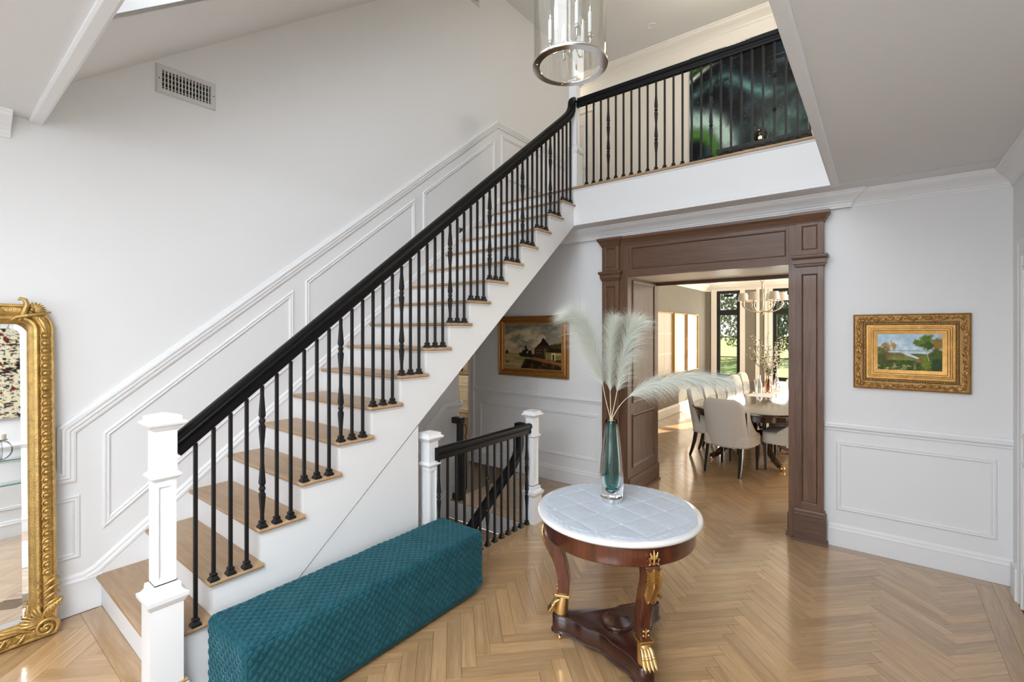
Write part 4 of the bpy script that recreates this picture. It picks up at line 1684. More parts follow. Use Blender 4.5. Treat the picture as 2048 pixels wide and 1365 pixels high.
def bez(pts, n=40):
    """Catmull-Rom through points"""
    P = [Vector(p) for p in pts]
    P = [P[0] * 2 - P[1]] + P + [P[-1] * 2 - P[-2]]
    o_ = []
    seg = len(P) - 3
    for i in range(seg):
        for k in range(n // seg):
            t = k / (n // seg)
            p0, p1, p2, p3 = P[i:i + 4]
            o_.append(.5 * ((2 * p1) + (p2 - p0) * t + (2 * p0 - 5 * p1 + 4 * p2 - p3) * t * t + (3 * p1 - p0 - 3 * p2 + p3) * t ** 3))
    o_.append(P[-2])
    return o_


def plume(label, axis, f0, nh, lmax, lmin, droop, seed, spread=1.0, side=None, tip_len=.5):
    rnd = random.Random(seed)
    pts = bez(axis, 60)
    root = thing('pampas_plume', label, 'dried plume', axis[0], 0, 'pampas plumes in the teal vase')
    n = len(pts)
    low = [(VXx + rnd.uniform(-.006, .006), VYy + rnd.uniform(-.006, .006), VZ + .12), (VXx + rnd.uniform(-.01, .01), VYy + rnd.uniform(-.01, .01), VZ + .30)]
    MB().tube(low + pts[2:int(n * .985)], [.0022, .0022] + [.0026 * (1 - .7 * i / n) for i in range(2, int(n * .985))], 6).build('stem', 'stem_straw', root, smooth=60)
    vs, fs = [], []
    for h in range(nh):
        f = f0 + (1 - f0) * (rnd.random() ** .85)
        fi = f * (n - 1)
        i = min(int(fi), n - 2)
        p = pts[i].lerp(pts[i + 1], fi - i)
        tan = (pts[min(i + 2, n - 1)] - pts[max(i - 2, 0)]).normalized()
        rel = (f - f0) / (1 - f0)
        L = (lmin + (lmax - lmin) * (math.sin(PI * min(1, max(0, .12 + .80 * rel))) ** .7)) * rnd.uniform(.6, 1.12)
        if rel > .85:
            L *= 1 - (rel - .85) * 3.2 * (1 - tip_len)
        rv = Vector((rnd.gauss(0, 1), rnd.gauss(0, 1), rnd.gauss(0, 1)))
        rad = (rv - tan * rv.dot(tan)).normalized()
        if side is not None and rnd.random() < .6:
            rad = (rad + Vector(side) * rnd.uniform(.4, 1.4)).normalized()
        d = (tan * rnd.uniform(.75, 1.3) + rad * rnd.uniform(.25, .85) * spread).normalized()
        wv = d.cross(rv).normalized()
        w0 = rnd.uniform(.0005, .0009)
        k = len(vs)
        q = p.copy()
        segs = 5
        for s_ in range(segs + 1):
            t = s_ / segs
            ww = w0 * (1 - .8 * t)
            vs.append(q - wv * ww)
            vs.append(q + wv * ww)
            dd = (d + rad * .35 * t * spread + Vector((0, 0, -1)) * droop * t * t * 1.6).normalized()
            q = q + dd * (L / segs)
        for s_ in range(segs):
            a = k + s_ * 2
            fs.append((a, a + 1, a + 3, a + 2))
    o_ = MB().add(vs, fs).build('plume_hairs', 'plume_sage', root, fix=False)
    o_['kind'] = 'stuff'
    return root


J = (VXx, VYy)
m0 = (VXx - .004, VYy, VZ + .46)
plume('leftmost feathery sage pampas plume, tip curling left, in the teal vase', [m0, (-1.246, 2.470, 1.402), (-1.267, 2.454, 1.538), (-1.305, 2.425, 1.693), (-1.343, 2.394, 1.814), (-1.385, 2.363, 1.860)], .30, 3600, .21, .10, .75, 1, 1.15, (-.75, -.6, -.25))
plume('upright feathery sage pampas plume in the middle of the teal vase', [m0, (-1.223, 2.489, 1.412), (-1.224, 2.487, 1.586), (-1.217, 2.493, 1.741), (-1.203, 2.505, 1.815)], .28, 3600, .165, .09, .7, 2, 1.05)
plume('feathery sage pampas plume leaning slightly right, beside the low bent one, in the teal vase', [m0, (-1.195, 2.510, 1.412), (-1.171, 2.528, 1.586), (-1.143, 2.550, 1.741), (-1.120, 2.569, 1.810)], .28, 3600, .19, .09, .75, 3, 1.1, (.6, .5, -.25))
plume('long pampas plume bent over sideways towards the dining room doorway', [m0, (-1.178, 2.524, 1.353), (-1.125, 2.565, 1.413), (-1.018, 2.648, 1.479), (-0.878, 2.758, 1.512), (-0.700, 2.897, 1.505)], .36, 4200, .165, .13, 1.3, 4, .85, (0, 0, -.9), .8)

# ================================================================== LANTERN
LX, LY, LZ = -1.385, 2.310, 3.280
LR = 0.205
lan = thing('lantern', 'clear glass cylinder lantern with polished nickel rings and candle bulbs hanging in the stair void', 'lantern', (LX, LY, LZ))
def ringp(z):
    return [(LR - .034, z), (LR + .006, z), (LR + .008, z + .004), (LR + .006, z + .016), (LR + .002, z + .020), (LR - .004, z + .020), (LR - .006, z + .006), (LR - .034, z + .004)]
br = MB().lathe(ringp(0), (LX, LY, LZ), 72, True).build('bottom_ring', 'nickel', lan, smooth=40)
for i in range(4):
    a = PI / 4 + i * PI / 2
    MB().lathe([(.004, -.003), (.006, 0), (.004, .001)], (LX + (LR - .018) * math.cos(a), LY + (LR - .018) * math.sin(a), LZ), 10).build('ring_screw', 'nickel', br)
MB().lathe(ringp(0), (LX, LY, LZ + .74), 72, True).build('top_ring', 'nickel', lan, smooth=40)
MB().lathe([(LR - .002, .012), (LR - .002, .745), (LR - .005, .745), (LR - .005, .012)], (LX, LY, LZ), 72, True).build('glass_cylinder', 'lantern_glass', lan, smooth=40)
MB().lathe([(0, .075), (.006, .080), (.010, .088), (.007, .096), (.014, .104), (.026, .112), (.030, .124), (.026, .134), (.012, .142), (.010, .155), (.008, .74), (0, .74)], (LX, LY, LZ), 20).build('centre_stem', 'nickel', lan, smooth=50)
mb = MB()
for j in range(8):
    a = 2 * PI * j / 8
    mb.tube([(LX + .012 * math.cos(a), LY + .012 * math.sin(a), LZ + .096), (LX + .030 * math.cos(a), LY + .030 * math.sin(a), LZ + .112), (LX + .034 * math.cos(a), LY + .034 * math.sin(a), LZ + .130)], [.003, .006, .004], 6)
mb.build('leaf_cup', 'nickel', lan, smooth=60)
for j in range(6):
    a = 2 * PI * j / 6 + .35
    ca, sa = math.cos(a), math.sin(a)
    def Q(r_, z_):
        return (LX + ca * r_, LY + sa * r_, LZ + z_)
    arm = MB().tube([Q(.02, .128), Q(.045, .135), Q(.062, .120), Q(.072, .098), Q(.090, .090), Q(.108, .100), Q(.114, .122), Q(.114, .150)], .0045, 8).build('candle_arm', 'nickel', lan, smooth=60)
    MB().lathe([(.004, 0), (.013, .006), (.015, .012), (.013, .016), (.011, .018), (.011, .028), (.0, .028)], Q(.114, .146), 14).build('candle_cup', 'nickel', arm, smooth=50)
    MB().lathe([(.0105, .0), (.0105, .115), (.009, .118), (0, .118)], Q(.114, .172), 14).build('candle_sleeve', 'candle_sleeve', arm, smooth=50)
    MB().lathe([(.006, 0), (.012, .018), (.0125, .028), (.008, .048), (.003, .062), (0, .070)], Q(.114, .290), 12).build('bulb', 'lantern_glass', arm, smooth=60)
    MB().tube([Q(.114, .292), Q(.114, .318)], .0022, 6).build('filament', 'bulb_glow', arm)
mb = MB()
z = LZ + .74
mb.lathe([(.008, 0), (.02, .01), (.024, .03), (.012, .06), (.006, .09)], (LX, LY, z), 16)
for k in range(3):
    a = 2 * PI * k / 3 + .3
    mb.tube([(LX + (LR - .01) * math.cos(a), LY + (LR - .01) * math.sin(a), z + .01), (LX + .10 * math.cos(a), LY + .10 * math.sin(a), z + .14), (LX, LY, z + .26)], .006, 8)
mb.build('crown_arms', 'nickel', lan, smooth=60)
mb = MB()
zz = z + .26
i = 0
while zz < UCEIL - .05:
    pts = []
    for q in range(13):
        t = 2 * PI * q / 12
        x_, z_ = .011 * math.cos(t), .022 * math.sin(t)
        pts.append((LX + (x_ if i % 2 else 0), LY + (0 if i % 2 else x_), zz + .02 + z_))
    mb.tube(pts, .0028, 5, cap=False)
    zz += .036
    i += 1
mb.build('chain', 'nickel', lan, smooth=60)
MB().lathe([(.06, UCEIL), (.06, UCEIL - .01), (.045, UCEIL - .03), (.01, UCEIL - .05), (0, UCEIL - .05)], (LX, LY, 0), 24).build('ceiling_canopy', 'nickel', lan, smooth=40)

# ================================================================== PICTURES
def frame_rect(w_, h_):
    return [(-w_ / 2, 0, -h_ / 2), (w_ / 2, 0, -h_ / 2), (w_ / 2, 0, h_ / 2), (-w_ / 2, 0, h_ / 2)]


def place(pts, c):
    return [(p[0] + c[0], p[1] + c[1], p[2] + c[2]) for p in pts]


def pic_castle(u, v):
    c = np.zeros(u.shape + (3,)) + np.array([196, 178, 140]) / 255
    n = fbm(u * 5, v * 6, 3, 5)
    n2 = fbm(u * 9 + 4, v * 11, 8, 4)
    c = lay(c, (122, 118, 104), sst(.42, .62, n) * .8)
    c = lay(c, (216, 196, 156), sst(.55, .7, fbm(u * 6 + 9, v * 7, 21, 4)) * .75)
    c = lay(c, (96, 98, 92), sst(.72, 1.0, v + .25 * (n - .5)) * .55)
    c = lay(c, (196, 160, 122), sst(.5, .36, v) * .7)
    # water
    wat = sst(.36, .34, v) * sst(.62, .5, u + .4 * (.34 - v))
    c = lay(c, (176, 152, 106), wat * .9)
    c = lay(c, (120, 100, 66), wat * sst(.5, .65, fbm(u * 4, v * 40, 5, 3)) * .6)
    # land, dark
    land = sst(.0, .03, (u - .27) - (v - .0) * .35 + .06 * (n2 - .5)) * sst(.235, .20, v + .04 * (n - .5))
    land = np.maximum(land, sst(.42, .5, u + .1 * (n2 - .5)) * sst(.34, .30, v))
    c = lay(c, (42, 30, 16), land)
    c = lay(c, (92, 62, 34), land * sst(.5, .7, fbm(u * 14, v * 10, 31, 4)) * .8)
    spit = sst(.05, .035, np.abs(v - .30 + .12 * (u - .42))) * sst(.24, .30, u) * sst(.56, .5, u)
    c = lay(c, (40, 38, 20), spit)
    # trees left of the house
    for (tx, ty, tr) in ((.40, .42, .045), (.385, .48, .03), (.36, .36, .06), (.46, .37, .05)):
        c = lay(c, (34, 30, 16), sst(tr, tr * .55, np.hypot((u - tx), (v - ty) * .8) + .03 * (n2 - .5)))
    # house with gabled roof
    house = (u > .54) & (u < .80) & (v > .26) & (v < .47 + .12 * (1 - np.abs(u - .68) / .14) * 1.6 - .02)
    house = house | ((u > .655) & (u < .82) & (v > .28) & (v < .68 - np.clip((u - .70), 0, 1) * 1.55) & (v < .50 + (u - .62) * 3))
    c = lay(c, (56, 38, 26), house * 1.0)
    c = lay(c, (122, 98, 64), ((u > .70) & (u < .755) & (v > .28) & (v < .46)) * (.8 * n2 + .2))
    c = lay(c, (24, 16, 12), house * (v > .52) * .8)
    for wx in (.58, .615, .65):
        for wy in (.36, .42):
            c = lay(c, (140, 112, 74), sst(.012, .006, np.maximum(np.abs(u - wx), np.abs(v - wy) * .7)) * .7)
    # hedge and wall with gate
    c = lay(c, (34, 30, 12), ((u > .80) & (v > .36)) * sst(.60, .54, v + .08 * (n2 - .5)))
    c = lay(c, (74, 66, 26), ((u > .82) & (v > .46)) * sst(.60, .55, v + .08 * (n2 - .5)) * .6)
    c = lay(c, (150, 132, 82), ((u > .73) & (v > .22) & (v < .375)) * (.55 + .5 * n))
    c = lay(c, (206, 184, 120), sst(.035, .03, np.abs(u - .86)) * (v > .20) * (v < .37))
    c = lay(c, (54, 40, 20), sst(.016, .013, np.abs(u - .86)) * (v > .20) * (v < .33))
    # path and little figures
    pth = sst(.05, .02, np.abs(v - (.235 - .22 * (u - .52)) )) * (u > .5)
    c = lay(c, (150, 96, 54), pth * .85)
    c = lay(c, (176, 74, 36), sst(.02, .008, np.hypot((u - .615), (v - .225) * 1.6)))
    c = lay(c, (150, 124, 84), sst(.03, .02, np.hypot((u - .03) * .8, (v - .33))) )
    c = lay(c, (60, 46, 28), sst(.03, .02, np.hypot((u - .04), (v - .36) * .6)))
    c = lay(c, (70, 56, 34), sst(.04, .02, np.hypot((u - .05), (v - .14) * 1.4)) * .8)
    return c * (.9 + .2 * n2[..., None])


def pic_river(u, v):
    n = fbm(u * 6, v * 5, 2, 5)
    n2 = fbm(u * 22, v * 16, 9, 4)
    c = np.zeros(u.shape + (3,)) + np.array([182, 210, 228]) / 255
    c = lay(c, (236, 240, 240), sst(.40, .62, n) * sst(1.25, .4, v + .3 * u))
    c = lay(c, (228, 224, 214), sst(.62, .48, v) * .8)
    c = lay(c, (150, 172, 180), sst(.565, .555, v) * sst(.42, .44, v) * .7)
    c = lay(c, (206, 218, 226), sst(.53, .52, v))
    # banks
    c = lay(c, (120, 122, 70), sst(.0, .02, .50 - v - .06 * np.abs(u - .5) + .05 * (n - .5)) * sst(.52, .42, u + .25 * (v - .4)))
    c = lay(c, (104, 108, 62), sst(.0, .02, .47 - v + .04 * (n - .5)) * sst(.45, .56, u))
    c = lay(c, (214, 224, 230), sst(.055, .035, np.abs(u - (.44 + (.47 - v) * 1.5))) * (v > .33) * (v < .5))
    c = lay(c, (148, 124, 70), sst(.42, .36, v + .04 * (n2 - .5)) * sst(.52, .5, u))
    c = lay(c, (128, 152, 74), sst(.03, .015, np.abs(v - .31 + .06 * (u - .4))) * sst(.2, .3, u) * sst(.7, .6, u))
    c = lay(c, (74, 88, 44), sst(.30, .26, v + .05 * (n2 - .5)))
    c = lay(c, (132, 136, 70), sst(.52, .66, n2) * sst(.26, .2, v) * .8)
    c = lay(c, (200, 190, 140), sst(.66, .74, fbm(u * 60, v * 40, 44, 2)) * sst(.2, .14, v) * .8)
    # left shrubs (autumn)
    for (tx, ty, tr, col) in ((.16, .64, .10, (176, 140, 92)), (.25, .68, .08, (184, 148, 100)), (.07, .5, .14, (116, 112, 62)), (.14, .42, .13, (120, 104, 66)), (.05, .34, .12, (86, 96, 50))):
        c = lay(c, col, sst(tr, tr * .5, np.hypot((u - tx), (v - ty) * .75) + .10 * (n2 - .5)))
    # right trees
    for (tx, ty, tr, col) in ((.93, .72, .16, (150, 122, 64)), (.95, .45, .14, (92, 98, 44)), (.76, .86, .12, (92, 116, 44)), (.66, .74, .10, (110, 128, 52)), (.78, .68, .12, (74, 96, 42)), (.86, .36, .14, (84, 100, 44)), (.72, .34, .09, (122, 138, 54)), (.78, .18, .12, (120, 140, 50)), (.93, .16, .16, (58, 80, 50)), (.64, .28, .06, (150, 112, 74))):
        c = lay(c, col, sst(tr, tr * .55, np.hypot((u - tx), (v - ty) * .8) + .09 * (n2 - .5)))
    c = lay(c, (196, 190, 158), sst(.008, .004, np.abs(u - (.795 - .05 * np.sin((v - .3) * 3)))) * (v > .28) * (v < .62))
    return c * (.88 + .24 * n2[..., None])


def pic_aurora(u, v):
    x = u * 2.0 + .6 * fbm(u * 2.5, v * 3, 1, 4)
    y = v * 2.0 + .6 * fbm(u * 2.5 + 5, v * 3 + 2, 4, 4)
    n = fbm(x * 2, y * 2, 11, 5)
    fine = fbm(u * 18 + 3 * n, v * 18, 6, 4)
    c = np.zeros(u.shape + (3,)) + np.array([6, 9, 13]) / 255
    c = lay(c, (28, 44, 56), sst(.45, .75, n) * .9)
    c = lay(c, (52, 84, 92), sst(.5, .8, fbm(x * 3 + 7, y * 3, 19, 4)) * sst(.9, .3, v) * .7)
    # sweeping pale arm at lower left and its green edge
    r1 = np.hypot((u - .02), (v - .06) * .95)
    arm = np.exp(-((r1 - .36 - .06 * (n - .5)) / .10) ** 2) * sst(.75, .3, u)
    c = lay(c, (176, 206, 196), arm * (.75 + .6 * fine))
    c = lay(c, (74, 128, 48), np.exp(-((r1 - .24 - .05 * (n - .5)) / .045) ** 2) * sst(.5, .2, u) * (.5 + .9 * fine))
    c = lay(c, (214, 224, 208), np.exp(-((v - .84 - .45 * (u - .1) + .5 * (u - .1) ** 2) / .022) ** 2) * sst(.42, .1, u))
    c = lay(c, (96, 150, 50), np.exp(-((v - .90 - .3 * (u - .1)) / .03) ** 2) * sst(.35, .1, u) * .8)
    c = lay(c, (110, 122, 116), np.exp(-((v - .93 + .35 * (u - .4)) / .06) ** 2) * sst(.45, .62, fbm(u * 3, v * 22, 3, 4)) * .7)
    c = lay(c, (96, 142, 138), np.exp(-((v - .62 - .12 * np.sin(u * 6)) / .05) ** 2) * fine * 1.3)
    c = lay(c, (122, 170, 160), np.exp(-(np.hypot(u - .80, (v - .20) * .9) / .20) ** 2) * (.5 + fine) * .9)
    c = lay(c, (8, 10, 14), sst(.50, .30, n) * .4)
    c = lay(c, (200, 210, 200), (fbm(u * 90, v * 90, 77, 2) > .86) * .4)
    return c


def pic_splatter(u, v):
    c = np.zeros(u.shape + (3,)) + np.array([222, 212, 178]) / 255
    for i, (col, th, s_) in enumerate((((24, 22, 22), .026, 4), ((20, 20, 22), .014, 7), ((96, 24, 22), .007, 5), ((206, 202, 192), .012, 8), ((18, 18, 18), .010, 12))):
        a = fbm(u * s_ + i * 7, v * s_ * 1.3 + i * 3, 50 + i * 9, 3)
        b_ = fbm(u * s_ + i * 5 + 40, v * s_ + i * 11, 90 + i * 5, 3)
        c = lay(c, col, sst(th, th * .5, np.abs(a - .5)) * sst(.44, .5, b_))
        c = lay(c, col, sst(.80, .82, vnoise(u * s_ * 7 + i, v * s_ * 7, 130 + i)) * .95)
    return c


# dark castle-by-the-water landscape, left of the portal
pc = thing('painting', 'dark landscape of a gabled house by water in gilt frame left of walnut doorway', 'painting', (-3.37, YB - .001, 1.22))
cxp, czp, wp, hp_ = -3.368, 1.588, 1.050, 0.748
YC = YB - .018
fr = [(0, 0), (.030, 0), (.036, .006), (.036, .016), (.028, .024), (.024, .040), (.030, .052), (.032, .060), (.022, .068), (.014, .082), (.012, .094), (0, .096)]
MB().mold(place(frame_rect(wp, hp_), (cxp, YB - .004, czp)), (0, -1, 0), fr, True).build('frame', 'gold_bronze', pc, smooth=25)
MB().mold(place(frame_rect(wp - .18, hp_ - .18), (cxp, YB - .006, czp)), (0, -1, 0), [(0, 0), (.010, 0), (.016, .004), (.014, .010), (0, .012)], True).build('inner_fillet', 'brass', pc)
canvas('canvas', wp - .19, hp_ - .19, 190, 140, pic_castle, pc, (cxp, YB - .012, czp))
MB().box(cxp - .45, cxp + .45, YB - .010, YB - .002, czp - .3, czp + .3).build('backing', 'gold_dark', pc)

# small bright river landscape, right of the portal, in a wide carved gilt frame
pr_ = thing('painting', 'small sunny river landscape in a wide carved gold frame right of the walnut doorway', 'painting', (.179, YB - .001, 1.33))
cxr, czr, wr, hr_ = .179, 1.617, .688, .586
fr = [(0, 0), (.022, 0), (.040, .010), (.046, .030), (.042, .052), (.030, .062), (.034, .068), (.034, .078), (.026, .084), (.022, .100), (.026, .106), (.024, .112), (.018, .122), (.012, .142), (.010, .152), (0, .154)]
fo = MB().mold(place(frame_rect(wr, hr_), (cxr, YB - .004, czr)), (0, -1, 0), [(0, 0), (.022, 0), (.032, .010), (.034, .030), (.032, .052), (.028, .062), (.034, .068), (.034, .078), (.026, .084), (0, .084)], True).build('frame', 'gold_dark', pr_, smooth=25)  # darker gold puts the shade between the carved leaves into the colour
MB().mold(place(frame_rect(wr - .168, hr_ - .168), (cxr, YB - .004, czr)), (0, -1, 0), [(0, 0), (.022, 0), (.022, .014), (.028, .018), (.028, .026), (.022, .030), (.021, .040), (.016, .044), (.013, .060), (.011, .070), (0, .070)], True).build('inner_frame', 'gold_frame', fo, smooth=20)
MB().mold(place(frame_rect(wr, hr_), (cxr, YB - .004, czr)), (0, -1, 0), [(0.018, -.001), (.026, -.001), (.030, .004), (.026, .008), (.018, .008)], True).build('outer_bead', 'gold_frame', fo, smooth=20)
mb = MB()
rnd = random.Random(5)
def along(w_, h_, ins, stepv):
    P = place(frame_rect(w_ - 2 * ins, h_ - 2 * ins), (0, 0, 0))
    res = []
    for i in range(4):
        a, b_ = Vector(P[i]), Vector(P[(i + 1) % 4])
        n_ = max(1, int((b_ - a).length / stepv))
        for k in range(n_):
            res.append((a.lerp(b_, (k + .5) / n_), (b_ - a).normalized()))
    return res
for p, d in along(wr, hr_, .033, .044):
    pp = Vector((cxr + p.x, YB - .038, czr + p.z))
    up = Vector((0, -1, 0)).cross(d)
    for q in range(3):
        s0 = pp - d * .026 + up * rnd.uniform(-.012, .012)
        e0 = pp + d * rnd.uniform(.014, .03) + up * (rnd.uniform(-.02, .02))
        mid = (s0 + e0) / 2 + Vector((0, -rnd.uniform(.006, .014), 0)) + up * rnd.uniform(-.012, .012)
        mb.tube([s0, mid, e0], [.002, rnd.uniform(.007, .011), .0015], 6)
    mb.sphere(pp + Vector((0, -.004, 0)), .008, 8, 6)
lf = mb.build('carved_leaves', 'gold_frame', fo, smooth=60)
lf['kind'] = 'stuff'
mb = MB()
for p, d in along(wr, hr_, .073, .014):
    mb.sphere((cxr + p.x, YB - .040, czr + p.z), .0050, 6, 5)
lf = mb.build('bead_row', 'gold_dark', fo, smooth=60)
lf['kind'] = 'stuff'
canvas('canvas', wr - .300, hr_ - .300, 180, 130, pic_river, pr_, (cxr, YB - .014, czr))
MB().box(cxr - .3, cxr + .3, YB - .012, YB - .002, czr - .25, czr + .25).build('backing', 'gold_dark', pr_)

# large dark abstract on the upper hall wall
pa = thing('painting', 'large black, teal and green abstract on the upper hall wall behind the balcony', 'painting', (-1.36, YH - .001, 4.2))
canvas('canvas', 1.37, 1.55, 260, 280, pic_aurora, pa, (-1.355, YH - .045, 4.715))
MB().box(-2.040, -.670, YH - .044, YH - .002, 3.94, 5.49).build('stretcher', 'black_frame', pa)

# ================================================================== VENTS, SWITCH, DOWNLIGHT
def vent(label, y0, y1, z0, z1, th=.012):
    t = thing('vent_grille', label, 'vent', (XW + .001, (y0 + y1) / 2, z0))
    MB().mold(rect_x(y0, y1, z0, z1, XW + .001), (1, 0, 0), [(0, 0), (.004, 0), (th, .006), (th, .030), (.004, .034), (0, .034)], True).build('frame', 'vent_white', t)
    MB().box(XW + .001, XW + .002, y0 + .03, y1 - .03, z0 + .03, z1 - .03).build('duct_shade', 'dark_void', t)  # flat dark sheet standing for the shade behind the blades
    n_ = 14
    for i in range(n_):
        y = y0 + .036 + (y1 - y0 - .072) * (i + .5) / n_
        MB().box(XW + .007, XW + .0115, y - .0035, y + .0035, z0 + .030, z1 - .030).build('blade', 'vent_white', t)
    mb = MB()
    for i in range(4):
        z = z0 + .045 + (z1 - z0 - .09) * i / 3
        mb.box(XW + .003, XW + .006, y0 + .03, y1 - .03, z - .004, z + .004)
    mb.build('rear_blades', 'ceramic_grey', t)
    for y in (y0 + .015, y1 - .015):
        MB().sphere((XW + th, y, (z0 + z1) / 2), .004, 8, 5).build('screw', 'dark_void', t)
vent('white rectangular air vent grille high on the stair wall at the left', .957, 1.295, 3.285, 3.467)
vent('white air vent grille near the roof, only its corner showing above the stair', 3.65, 3.987, 5.452, 5.60)

sw = thing('light_switch', 'white three-gang light switch plate on the wall under the old landscape', 'switch', (-3.38, YB - .001, 1.04))
MB().box(-3.485, -3.283, YB - .006, YB - .0005, 1.042, 1.150).build('plate', 'switch_plastic', sw, bevel=.002)
for i in range(3):
    xx = -3.384 + (i - 1) * .058
    MB().box(xx - .017, xx + .017, YB - .010, YB - .0055, 1.062, 1.130).build('rocker', 'switch_plastic', sw, bevel=.0015)

dl = thing('recessed_light', 'small round white recessed downlight in the upper hall ceiling', 'ceiling light', (-2.36, 6.02, UCEIL))
MB().lathe([(.042, 0), (.060, -.001), (.062, -.006), (.056, -.010), (.046, -.008), (.042, 0)], (-2.364, 6.02, UCEIL), 28).build('trim_ring', 'switch_plastic', dl, smooth=40)
MB().lathe([(0, -.004), (.046, -.004), (.046, -.001), (0, -.001)], (-2.364, 6.02, UCEIL), 24).build('lens', 'switch_plastic', dl)

# ---- upper hall console with a smoked globe lamp
con = thing('console_table', 'low black console in the upper hall, nearly hidden behind the balcony balusters', 'table', (-1.0, 5.75, LAND))
MB().box(-1.45, -.55, 5.60, 5.95, LAND + .46, LAND + .50).build('top', 'black_frame', con, bevel=.003)
for x in (-1.42, -.60):
    for y in (5.62, 5.91):
        MB().box(x, x + .03, y, y + .03, LAND, LAND + .46).build('leg', 'black_frame', con)
gl = thing('globe_lamp', 'smoked glass globe lamp with a glowing bulb behind the balcony balusters', 'lamp', (-1.03, 5.75, LAND + .5))
gz = LAND + .501
MB().lathe([(.055, 0), (.055, .012), (.02, .018), (.016, .03), (0, .03)], (-1.03, 5.75, gz), 20).build('base', 'black_frame', gl, smooth=40)
MB().sphere((-1.03, 5.75, gz + .105), .082, 28, 18).build('globe', 'smoke_glass', gl, smooth=180)
MB().sphere((-1.03, 5.75, gz + .085), .016, 12, 8).build('bulb', 'bulb_glow', gl, smooth=180)
MB().lathe([(.010, .03), (.010, .07), (0, .07)], (-1.03, 5.75, gz), 12).build('bulb_holder', 'brass', gl)


# ================================================================== FLOOR MIRROR (leaning on the stair wall)
MY1, MW = 0.487, 1.02          # right outer edge, width
MH = 1.735
lean = math.atan2(0.105, MH)
mir = thing('floor_mirror', 'tall ornate gold framed mirror leaning against the wall at the left of the stair', 'mirror', (-3.43, MY1 - MW / 2, ZP))
# local: x across (0 = right edge, negative to the left), y up, z out of the glass
MX = Matrix.Translation((-3.452, MY1, ZP + .004)) @ Matrix.Rotation(-lean, 4, 'Y') @ Matrix(((0, 0, 1, 0), (1, 0, 0, 0), (0, 1, 0, 0), (0, 0, 0, 1)))
def mpath(ins, rad, w_=MW, h_=MH, n_=10, bottom_sq=True):
    """outline with rounded top corners, in local xy, inset"""
    x0, x1, y0, y1 = -w_ + ins, -ins, ins, h_ - ins
    r_ = max(.02, rad - ins)
    P = [(x0, y0), (x1, y0)]
    for i in range(n_ + 1):
        a = PI / 2 * i / n_
        P.append((x1 - r_ + r_ * math.cos(a), y1 - r_ + r_ * math.sin(a)))
    for i in range(n_ + 1):
        a = PI / 2 + PI / 2 * i / n_
        P.append((x0 + r_ + r_ * math.cos(a), y1 - r_ + r_ * math.sin(a)))
    return [(p[0], p[1], 0) for p in P]
RAD = .135
FW = .105
fp = [(0, 0), (.030, 0), (.040, .006), (.040, .012), (.034, .018), (.038, .030), (.036, .046), (.030, .054), (.040, .060), (.044, .068), (.042, .078), (.034, .084), (.030, .088), (.026, .094), (.016, .100), (.012, .105), (0, .105)]
fo = MB().mold(mpath(0, RAD), (0, 0, 1), fp, True).xf(MX).build('frame', 'gold_leaf', mir, smooth=35)
gl_ = mpath(FW - .004, RAD + .03)
mb = MB()
n = len(gl_)
mb.add([(p[0], p[1], .008) for p in gl_], [tuple(range(n))])
mb.xf(MX).build('mirror_glass', 'mirror_silver', mir)
mb = MB()
g1, g2 = mpath(FW - .004, RAD + .03), mpath(FW + .022, RAD + .03)
mb.add([(p[0], p[1], .013) for p in g1] + [(p[0], p[1], .0086) for p in g2], [(i, (i + 1) % n, n + (i + 1) % n, n + i) for i in range(n)])
mb.xf(MX).build('bevelled_edge', 'mirror_silver', mir)
MB().box(-MW + .02, -.02, .02, MH - .06, -.012, .004).xf(MX).build('back_board', 'gold_dark', mir)


def walk(path, stepv, closed=True):
    res = []
    P = [Vector(p) for p in path]
    acc = 0
    for i in range(len(P) if closed else len(P) - 1):
        a, b_ = P[i], P[(i + 1) % len(P)]
        L = (b_ - a).length
        if L < 1e-6:
            continue
        d = (b_ - a) / L
        t = stepv - acc if acc else 0
        while t < L:
            res.append((a + d * t, d))
            t += stepv
        acc = L - (t - stepv)
    return res


mb = MB()
for p, d in walk(mpath(.036, RAD), .0400):
    if p.y < .30 or (p.y > MH - .14):
        continue
    q = Vector((-d.y, d.x, 0))
    c = p + Vector((0, 0, .036))
    # egg in a cup
    mb.sphere((c.x, c.y, .041), .0150, 10, 7, (.95, .80, .75))
    pts = []
    for k in range(7):
        a = -PI * .75 + PI * 1.5 * k / 6
        pts.append((c.x + .0185 * math.cos(a + PI), c.y + .0165 * math.sin(a + PI), .039))
    mb.tube(pts, .0032, 5)
    for dx in (-.010, 0, .010):
        mb.sphere((c.x + dx, c.y + .020, .039), .0034, 6, 4)
ed = mb.xf(MX).build('egg_moulding', 'gold_leaf', fo, smooth=60)
ed['kind'] = 'stuff'
mb = MB()
for p, d in walk(mpath(.098, RAD + .02), .0078):
    mb.sphere((p.x, p.y, .0175), .0033, 6, 4)
ed = mb.xf(MX).build('bead_row', 'gold_dark', fo, smooth=60)
ed['kind'] = 'stuff'


def scroll(cx_, cy_, r0, r1, turns, a0, sgn, z0, thick, n_=36):
    pts, rads = [], []
    for i in range(n_ + 1):
        t = i / n_
        a = a0 + sgn * t * turns * 2 * PI
        r_ = r0 + (r1 - r0) * t
        pts.append((cx_ + r_ * math.cos(a), cy_ + r_ * math.sin(a), z0 + .012 * t))
        rads.append(thick * (1 - .45 * t))
    return pts, rads


